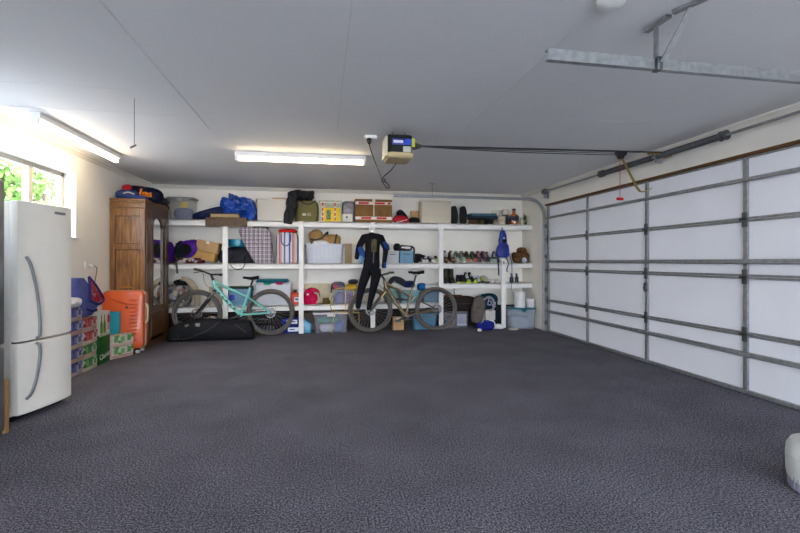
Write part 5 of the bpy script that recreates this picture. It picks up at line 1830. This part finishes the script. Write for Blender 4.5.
for y in (yc - .13, yc + .13):
    B().lathe([(.001, 0), (.012, 0), (.012, .012), (.02, .024), (.001, .032)], 14, (wx1 + .006, y, .29), 'X').done('drawer_knob', mat('aged_brass', (.35, .25, .09), .35, metal=.9), dw_, True)

# bags on the wardrobe
t = thing('blue_cap_bag', 'slate blue soft bag on the near end of the wardrobe top', 'bag', (-2.545, 6.36, wh_))
SLB = mat('slate_blue_nylon', (.045, .075, .20), .6, var=.3, scale=12, bump=.3)
B().blob((.0, 0, 0), (.30, .22, .135), 2.5, .06, 7, 5, cuts=12, crease=.05).done('bag_body', SLB, t)
B().blob((.13, -.01, 0), (.26, .2, .055), 2.6, .06, 8, 7, crease=.05).done('bag_skirt', SLB, t)
strap(t, [(-.02, -.115, .07), (.05, -.125, .085), (.12, -.12, .06)], .009, mat('pale_webbing', (.5, .42, .32), .7), 'pale_trim')
t = thing('navy_school_bag', 'navy bag with red patch and orange print on the wardrobe top', 'bag', (-2.41, 6.50, wh_))
NB2 = mat('ink_navy_nylon', (.010, .014, .045), .6, var=.3, scale=12, bump=.2)
B().blob((-.0, 0, .0), (.48, .30, .21), 2.8, .05, 6, 9, cuts=12, crease=.04, rot=(0, R(7), 0)).done('bag_body', NB2, t)
B().blob((-.16, -.12, .10), (.12, .08, .11), 2.6, .06, 8, 3, cuts=6).done('red_patch', mat('crimson_nylon', (.40, .015, .03), .6), t)
b = B()
for i, (dx, dz, h) in enumerate(((-.075, .085, .075), (-.045, .062, .035), (-.015, .06, .04), (.015, .055, .035), (.045, .05, .045))):
    b.box((dx + .10, -.160, dz + .03), (.020, .03, h), .004, (0, R(12 - 9 * (i % 3)), 0))
b.box((.085, -.158, .055), (.15, .03, .014), .004, (0, R(6), 0))
b.done('orange_print', mat('orange_print', (.75, .28, .03), .5), t)
t = thing('black_helmet', 'black helmet hanging over the front edge of the wardrobe top', 'helmet', (-2.33, 6.93, wh_))
B().blob((0, 0, 0), (.22, .22, .12), 2.3, .03, 6, 5, cuts=10).done('shell', mat('helmet_black', (.02, .022, .04), .3, coat=.3), t)
strap(t, [(.09, -.09, .02), (.12, -.10, -.02), (.13, -.07, -.05)], .010, BLACK, 'chin_strap')

# ------------------------------------------------------------------ suitcase
t = thing('orange_suitcase', 'large orange hard-shell suitcase standing in front of the wardrobe', 'suitcase', (-2.468, 6.085, 0))
ORG = mat('orange_shell', (.66, .135, .03), .38, var=.05, coat=.3)
cw, cd, ch = .475, .20, .74
z0 = .055
SH = B()
for s in (-1, 1):
    SH.loft([rrect(.40, .01, .004, 4, 0, s * .008, 0)][:0] or [[(p[0], s * yy, p[1] + z0 + ch / 2) for p in [(q[0], q[1]) for q in rrect(cw * k, ch * k2, .07 * k, 5)]] for yy, k, k2 in ((.008, 1, 1), (.06, 1, 1), (.085, .985, .99), (cd / 2, .90, .94))])
SH.done('shell', ORG, t)
b = B()
for i in range(12):
    z = z0 + .10 + i * .047
    for s in (-1,):
        b.tube(catmull([(.085 + .004 * i * 0, s * (cd / 2 - .002), z), (.16, s * (cd / 2 - .001), z + .004), (.205, s * (cd / 2 - .02), z + .006), (.229, s * .075, z + .008)], 4), .011, 6)
b.tube(catmull([(-.16, -(cd / 2 - .001), z0 + .655), (-.02, -(cd / 2 + .001), z0 + .60), (.08, -(cd / 2), z0 + .565)], 5), .013, 6)
b.tube(catmull([(-.20, -(cd / 2 - .012), z0 + .60), (-.08, -(cd / 2), z0 + .53)], 5), .007, 6)
b.done('moulded_rib', ORG, t)
ZP = mat('beige_zip', (.58, .50, .38), .6)
b = B()
b.loft([[(p[0], yy, p[1] + z0 + ch / 2) for p in rrect(cw + .006, ch + .006, .071, 5)] for yy in (-.022, .012)])
b.done('zip_gusset', ZP, t)
B().tube(catmull([(.225, 0, .62), (.255, 0, .60), (.262, 0, .50), (.255, 0, .40), (.225, 0, .38)], 5), .012, 8, flat=1.4).done('side_handle', ZP, t)
B().tube(catmull([(-.10, 0, z0 + ch - .005), (-.08, 0, z0 + ch + .03), (0, 0, z0 + ch + .038), (.08, 0, z0 + ch + .03), (.10, 0, z0 + ch - .005)], 5), .011, 8, flat=1.5).done('top_handle', mat('orange_tan', (.45, .22, .07), .5), t)
B().lathe([(.001, -.004), (.013, -.004), (.013, .004), (.001, .004)], 16, (.055, -cd / 2 - .002, z0 + .53), 'Y').done('round_badge', CHROME, t)
for x in (-.17, .17):
    for y in (-.07, .07):
        b = B()
        b.box((x, y, .056), (.05, .05, .025), .008)
        c_ = b.done('wheel_mount', BLACK, t)
        B().cyl((x - .018, y, .026), (x + .018, y, .026), .026, 16).done('caster', mat('grey_wheel', (.62, .62, .6), .4), c_)

# ------------------------------------------------------------------ stacked drinks along the left wall
def drinks(label, x, y, z, L, D, h, cols, seed, rz=0., top=(.58, .48, .38), grp='stacked drink packs'):
    "pack of cans in card: printed band above a plain tray; long side faces +X"
    t = thing('drink_pack', label, 'drink pack', (x, y, z), rz, grp)
    rd = random.Random(seed)
    B().b2(-D / 2, D / 2, -L / 2, L / 2, .0, h * .97, .006).done('pack_body', mat('tray_card_%d' % (seed % 2), (.50, .36, .30) if seed % 2 else (.56, .46, .38), .75, var=.12), t)
    b = B()
    b.b2(-D / 2 - .002, D / 2 + .002, -L / 2 - .002, L / 2 + .002, h * .28, h * .96, .005)
    pm = patches('pack_' + '_'.join('%.2f' % q for c in cols for q in c), cols, 13, .5)
    w_ = b.done('printed_wrap', pm, t)
    # shrink film window with can tops
    for k in range(3):
        B().box((D / 2 + .003, (-.3 + .3 * k) * L, h * .60), (.003, L * .17, h * .42), .001).done('can_picture', mat('can_%d_%s' % (k, '%.2f' % cols[0][0]), tuple(min(1, c * (.85 + .25 * ((k + seed) % 3))) for c in cols[0]), .4), w_)
    return t


BLU = [(.14, .16, .38), (.20, .22, .42), (.50, .48, .52), (.09, .10, .26)]
REDC = [(.42, .09, .09), (.46, .17, .16), (.58, .48, .46), (.30, .06, .07)]
GRN = [(.10, .27, .10), (.14, .34, .14), (.52, .54, .46), (.07, .19, .07)]
ORD = ('lowest', 'second from the floor', 'third from the floor', 'fourth from the floor')
for k in range(5):
    lb = f"blue drink pack, {ORD[k]}, in the stack next to the white fridge" if k < 4 else 'topmost blue drink pack in the stack next to the white fridge'
    drinks(lb, -2.565 + .006 * (k % 2), 4.925, k * .140, .265, .20, .138, BLU, 10 + k)
for k in range(4):
    lb = ('lower green drink pack under the two red drink packs', 'upper green drink pack directly under the red drink packs', 'lower red drink pack of the two on the green packs', 'upper red drink pack below the blue shopping bag')[k]
    drinks(lb, -2.55 - .006 * (k % 2), 5.205, k * .142, .26, .20, .140, GRN if k < 2 else REDC, 20 + k)
BGR = mat('beer_green_card', (.02, .13, .03), .5, var=.35, scale=9)
t = thing('beer_carton', 'dark green beer carton on the floor under the white bottle carton', 'beer carton', (-2.55, 5.50, 0))
B().box((0, 0, .165), (.20, .26, .33), .006).done('carton_body', BGR, t)
B().box((.101, 0, .322), (.003, .262, .014)).done('pale_rim', mat('cream_rim', (.55, .5, .4)), t)
text('brand_lettering', 'Classic', .085, Matrix.Translation((.1025, 0.0, .09)) @ SIDE @ rot3(0, 0, R(7)), mat('white_print', (.7, .68, .6)), t, .001)
t = thing('bottle_carton', 'white carton picturing green bottles on the dark green beer carton', 'beer carton', (-2.55, 5.50, .332))
B().box((0, 0, .13), (.20, .255, .26), .006).done('carton_body', mat('white_card', (.66, .64, .58), .5, var=.04), t)
BG2 = mat('bottle_green_print', (.13, .28, .03), .5, var=.3)
for y in (-.075, -.005):
    B().prism([(y - .026, .015), (y + .026, .015), (y + .026, .12), (y + .009, .165), (y + .009, .225), (y - .009, .225), (y - .009, .165), (y - .026, .12)], .1005, .1025, 'X').done('bottle_picture', BG2, t)
B().prism([(.06, .13), (.11, .12), (.12, .19), (.085, .23), (.065, .20)], .1005, .1025, 'X').done('red_print', RED, t)
B().box((-.01, .0, .262), (.05, .10, .004), .001).done('carry_slot', BLACK, t)
B().box((.101, .095, .10), (.002, .05, .12)).done('pink_side', mat('pinkish_print', (.60, .40, .38), .6), t)
solo(B().box((0, 0, .14), (.17, .07, .28), .005), 'pink_carton', mat('pale_pink_card', (.58, .44, .40), .6, var=.15), 'narrow pale pink carton between the beer carton and green packs', 'carton', (-2.53, 5.68, 0), R(-25))
ang = math.atan2(-.143, .252)
cx, cy_ = (-2.45 - 2.307) / 2, (5.656 + 5.908) / 2
nx, ny = -math.cos(ang), -math.sin(ang)
for k, lb in enumerate(('lower green and white drink pack in front of the orange suitcase', 'upper green and white drink pack in front of the orange suitcase')):
    drinks(lb, cx + nx * .055, cy_ + ny * .055, k * .142, .285, .11, .140, [(.12, .34, .11), (.58, .56, .50), (.54, .50, .44), (.56, .5, .46)], 31 + k, ang)
t = thing('turquoise_box', 'slim turquoise box leaning between drink packs and suitcase', 'box', (-2.555, 5.935, 0))
B().box((0, 0, .27), (.16, .06, .54), .005).done('box_body', mat('turquoise_card', (.05, .36, .46), .5, var=.06), t)
B().box((-.02, -.031, .36), (.003, .002, .34)).done('box_edge', mat('dark_turquoise', (.03, .25, .34), .5), t)
t = thing('tan_box', 'narrow tan box behind the white bottle carton', 'box', (-2.665, 5.80, 0))
B().box((0, 0, .275), (.09, .10, .55), .005).done('box_body', mat('tan_card2', (.50, .36, .16), .7), t)
B().box((0, 0, .552), (.092, .05, .002)).done('box_tape', TAPE, t)
t = thing('shopping_bag', 'blue shopping bag with red patterned lining on the drink packs', 'shopping bag', (-2.56, 5.19, .574))
SHB = mat('periwinkle_fabric', (.13, .15, .38), .7, var=.12, scale=10)
b = B()
b.loft([rrect(.16, .22, .03, 4, 0, .02, .005), rrect(.22, .38, .05, 4, 0, .02, .10), rrect(.22, .44, .05, 4, 0, -.0, .18), rrect(.20, .30, .05, 4, .0, -.12, .34), rrect(.16, .20, .04, 4, .0, -.14, .415)])
b.done('bag_body', SHB, t)
b = B()
b.loft([[(.108, -.015, .405), (.120, .235, .165), (.118, .14, .135), (.115, -.005, .185)], [(.120, -.015, .405), (.130, .235, .165), (.128, .14, .135), (.125, -.005, .185)]])
b.done('red_lining', patches('red_pattern', [(.45, .03, .05), (.5, .08, .07), (.40, .30, .36), (.36, .02, .05)], 26), t)
b = B()
b.tube(catmull([(.11, -.03, .425), (.128, .10, .31), (.124, .25, .16), (.122, .15, .115), (.122, .06, .135), (.12, -.025, .175), (.116, -.02, .29), (.11, -.03, .425)], 6), .013, 6)
b.done('bag_rim', mat('indigo_trim', (.04, .05, .2), .7), t)
strap(t, [(.10, -.10, .10), (.116, .02, .055), (.12, .12, .06)], .011, mat('indigo_trim', (.04, .05, .2), .7), 'carry_handle')
t = soft('white_plastic_bag', 'white plastic bag on the blue drink packs beside the white fridge', 'bag', -2.50, 4.92, .70, .15, .20, .10, mat('white_polythene', (.70, .69, .68), .35, var=.06), p=2.4, amp=.1, freq=9, seed=5, crease=.1)

# ------------------------------------------------------------------ fridges
ENA = mat('white_enamel', (.93, .89, .81), .28, var=.015, coat=.3)
fx, fy0, fy1, fh = -2.10, 3.55, 4.05, 1.607
t = thing('white_refrigerator', 'tall white two-door refrigerator with curved handles under the left window', 'refrigerator', (-2.4, 3.8, 0))
B().b2(-2.64, fx - .075, fy0 + .0, fy1, .03, fh - .005, .012).done('body', ENA, t, True)
FRIDGE = t


def fdoor(z0, z1_, nm):
    rings = []
    n = 10
    sec = [(fx - .07, fy0), (fx - .02, fy0)]
    for i in range(n + 1):
        k = i / n
        sec.append((fx - .012 + .030 * math.sin(PI * k) ** .7, fy0 + .004 + (fy1 - fy0 - .008) * k))
    sec += [(fx - .02, fy1), (fx - .07, fy1)]
    b = B()
    e = .008
    cyy = (fy0 + fy1) / 2
    cxx = fx - .04
    b.loft([[(cxx + (x - cxx) * s, cyy + (y - cyy) * (1 - (1 - s) * .15), z) for x, y in sec] for z, s in ((z0, .82), (z0 + e, 1), (z1_ - e, 1), (z1_, .82))])
    return b.done(nm, ENA, t, True)


du = fdoor(.578, fh, 'upper_door')
dl = fdoor(.045, .566, 'lower_door')
B().b2(-2.63, fx - .06, fy0 + .02, fy1 - .02, .566, .578).done('gasket', BLACK, t, True, False)
B().b2(-2.63, fx - .08, fy0 + .02, fy1 - .02, .0, .05).done('plinth', BLACK, t, True, False)
HND = mat('brushed_grey_handle', (.36, .37, .38), .35, metal=.7)
hy = fy0 + .075
B().tube(catmull([(fx + .012, hy - .03, 1.20), (fx + .035, hy - .015, 1.13), (fx + .045, hy + .022, .95), (fx + .047, hy + .045, .76), (fx + .042, hy + .05, .62), (fx + .02, hy + .05, .59)], 6), .0105, 8).done('handle', HND, du, True)
B().tube(catmull([(fx + .02, hy + .05, .555), (fx + .042, hy + .05, .53), (fx + .047, hy + .045, .44), (fx + .045, hy + .02, .30), (fx + .035, hy - .01, .20), (fx + .012, hy - .03, .155)], 6), .0105, 8).done('handle', HND, dl, True)
bg_ = B().box((fx + .0155, fy0 + .345, 1.548), (.006, .11, .022), .003, (0, 0, R(-1))).done('badge', mat('badge_grey', (.30, .31, .31), .4, metal=.5), du, True)
for x in (-2.58, -2.22):
    for y in (fy0 + .06, fy1 - .06):
        B().cyl((x, y, 0), (x, y, .035), .02, 10).done('foot', BLACK, t, True)
FRIDGE.location = (-2.393, 3.876, 0)
FRIDGE.rotation_euler = (0, 0, R(-11.5))
SST = mat('stainless_steel', (.42, .42, .43), .38, metal=.9, var=.12, scale=6)
t = thing('steel_refrigerator', 'dark stainless steel refrigerator at the left edge beside the white one', 'refrigerator', (-2.4, 2.92, 0))
gx, g0, g1 = -2.055, 2.60, 3.28
B().b2(-2.70, gx - .07, g0, g1, .02, 1.70, .01).done('body', mat('grey_cabinet', (.10, .10, .105), .5), t, True)
for z0, z1_, nm in ((.62, 1.70, 'upper_door'), (.05, .60, 'lower_door')):
    d_ = B().b2(gx - .065, gx, g0, g1, z0, z1_, .012).done(nm, SST, t, True)
    B().tube([(gx + .002, g0 + .07, z0 + .08), (gx + .045, g0 + .07, z0 + .10), (gx + .045, g0 + .07, z1_ - .10), (gx + .002, g0 + .07, z1_ - .08)], .012, 8).done('handle', CHROME, d_, True)
B().b2(-2.68, gx - .08, g0 + .02, g1 - .02, 0, .05).done('plinth', BLACK, t, True, False)
solo(B().box((0, 0, .18), (.022, .035, .36), .003), 'timber_offcut', wood('pine', (.45, .24, .08), (.58, .34, .13), 'Z'), 'short pine board standing between the two refrigerators', 'board', (-2.115, 3.38, 0), 0)

# ------------------------------------------------------------------ white drum at the right
t = thing('white_drum', 'white plastic drum with translucent base cut off by the right edge', 'drum', (2.508, 1.765, 0))
DRM = mat('drum_white', (.74, .75, .72), .4, var=.03)
B().lathe([(.001, .04), (.155, .04), (.165, .055), (.170, .09), (.172, .165), (.168, .168), (.168, .173), (.172, .177), (.168, .215), (.152, .245), (.11, .262), (.001, .268)], 36).done('drum_body', DRM, t)
b = B()
b.lathe([(.001, 0), (.150, 0), (.158, .006), (.160, .06), (.166, .085), (.001, .085)], 36)
for i in range(40):
    a = 2 * PI * i / 40
    b.bar((.160 * math.cos(a), .160 * math.sin(a), .01), (.164 * math.cos(a), .164 * math.sin(a), .07), .006, .006)
b.done('ribbed_base', clear('drum_base', (.42, .44, .52), .8), t)
B().lathe([(.04, .262), (.045, .262), (.045, .288), (.001, .29)], 20).done('cap', DRM, t)

# ------------------------------------------------------------------ outside
gr = B().b2(-40, 40, -40, 40, -.32, -.12)
struct(gr, 'ground', mat('concrete_yard', (.46, .45, .44), .9, var=.12, scale=3))
LEAF = mat('leaf_green', (.17, .27, .07), .55, var=.5, scale=3)
LEAF2 = mat('leaf_light', (.28, .36, .16), .55, var=.4, scale=3)
BARK = mat('bark', (.13, .10, .07), .9, var=.3)


def tree(loc, h, r, seed, m, label, n=1900):
    rd = random.Random(seed)
    t = thing('garden_tree', label, 'tree', loc)
    b = B()
    b.tube(catmull([(0, 0, -.12), (.05, .03, h * .3), (-.04, .05, h * .6), (0, 0, h * .85)], 5), [.11] * 5 + [.09] * 5 + [.05] * 6, 8)
    for i in range(7):
        a = rd.uniform(0, 2 * PI)
        z = h * rd.uniform(.3, .7)
        b.tube([(0, 0, z), (math.cos(a) * r * .5, math.sin(a) * r * .5, z + .25), (math.cos(a) * r * .85, math.sin(a) * r * .85, z + .4)], [.045, .03, .012], 6)
    b.done('trunk', BARK, t)
    b = B()
    cl = [(Vector((rd.gauss(0, r * .45), rd.gauss(0, r * .45), h * .60 + rd.gauss(0, h * .20))), rd.uniform(.25, .5) * r) for _ in range(15)]
    for i in range(n):
        c, q = cl[i % 15]
        d = Vector((rd.gauss(0, 1), rd.gauss(0, 1), rd.gauss(0, 1)))
        d.normalize()
        p = c + d * q * rd.uniform(.5, 1)
        u = Vector((rd.gauss(0, 1), rd.gauss(0, 1), rd.gauss(0, 1))).normalized()
        v = u.orthogonal().normalized()
        s = rd.uniform(.05, .10)
        b.quad(p - u * s, p + v * s * .45, p + u * s, p - v * s * .45)
    b.done('crown', m, t, smooth=False)


tree((-4.9, 7.6, 0), 2.9, .75, 1, LEAF, 'bushy green tree outside the left window, nearest the window frame')
tree((-7.2, 9.9, 0), 3.6, .9, 2, LEAF2, 'pale green tree further back outside the left window')
tree((-6.9, 12.4, 0), 3.4, 1.1, 5, LEAF, 'low dark tree in the distance outside the left window')

# ------------------------------------------------------------------ light
wd = bpy.data.worlds.new('World')
sc.world = wd
wd.use_nodes = True
nt = wd.node_tree
bg = nt.nodes['Background']
# bright hazy sky: near white at the horizon, bluer overhead
tc = nt.nodes.new('ShaderNodeTexCoord')
sp = nt.nodes.new('ShaderNodeSeparateXYZ')
nt.links.new(tc.outputs['Generated'], sp.inputs[0])
cr = nt.nodes.new('ShaderNodeValToRGB')
cr.color_ramp.elements[0].position, cr.color_ramp.elements[0].color = .0, (.87, .92, 1.0, 1)
cr.color_ramp.elements[1].position, cr.color_ramp.elements[1].color = .8, (.52, .70, 1.0, 1)
nt.links.new(sp.outputs[2], cr.inputs[0])
nt.links.new(cr.outputs[0], bg.inputs[0])
bg.inputs[1].default_value = SKY
sun = bpy.data.lights.new('sun', 'SUN')
sun.energy = SUN
sun.angle = R(.6)
sun.color = (1, .95, .86)
so = bpy.data.objects.new('sun', sun)
COL.objects.link(so)
d = Vector((-.62, -.30, -.72)).normalized()
so.rotation_euler = d.to_track_quat('-Z', 'Y').to_euler()

cam = bpy.data.cameras.new('camera')
cam.sensor_width = 36
cam.lens = F / 800 * 36
cam.shift_y = (HY - 266.5) / 800
cam.clip_start = .05
co = bpy.data.objects.new('camera', cam)
COL.objects.link(co)
co.location = (0, 0, EYE)
co.rotation_euler = (PI / 2, 0, -TH)
sc.camera = co
vs = sc.view_settings
vs.view_transform = 'Standard'
vs.look = 'None'
vs.gamma = 1
vs.use_curve_mapping = False
vs.exposure = EXPO
cy = sc.cycles
cy.use_denoising = True
cy.max_bounces = 10
cy.diffuse_bounces = 6
cy.glossy_bounces = 4
cy.transparent_max_bounces = 24
cy.sample_clamp_indirect = 6
cy.caustics_reflective = False
cy.caustics_refractive = False
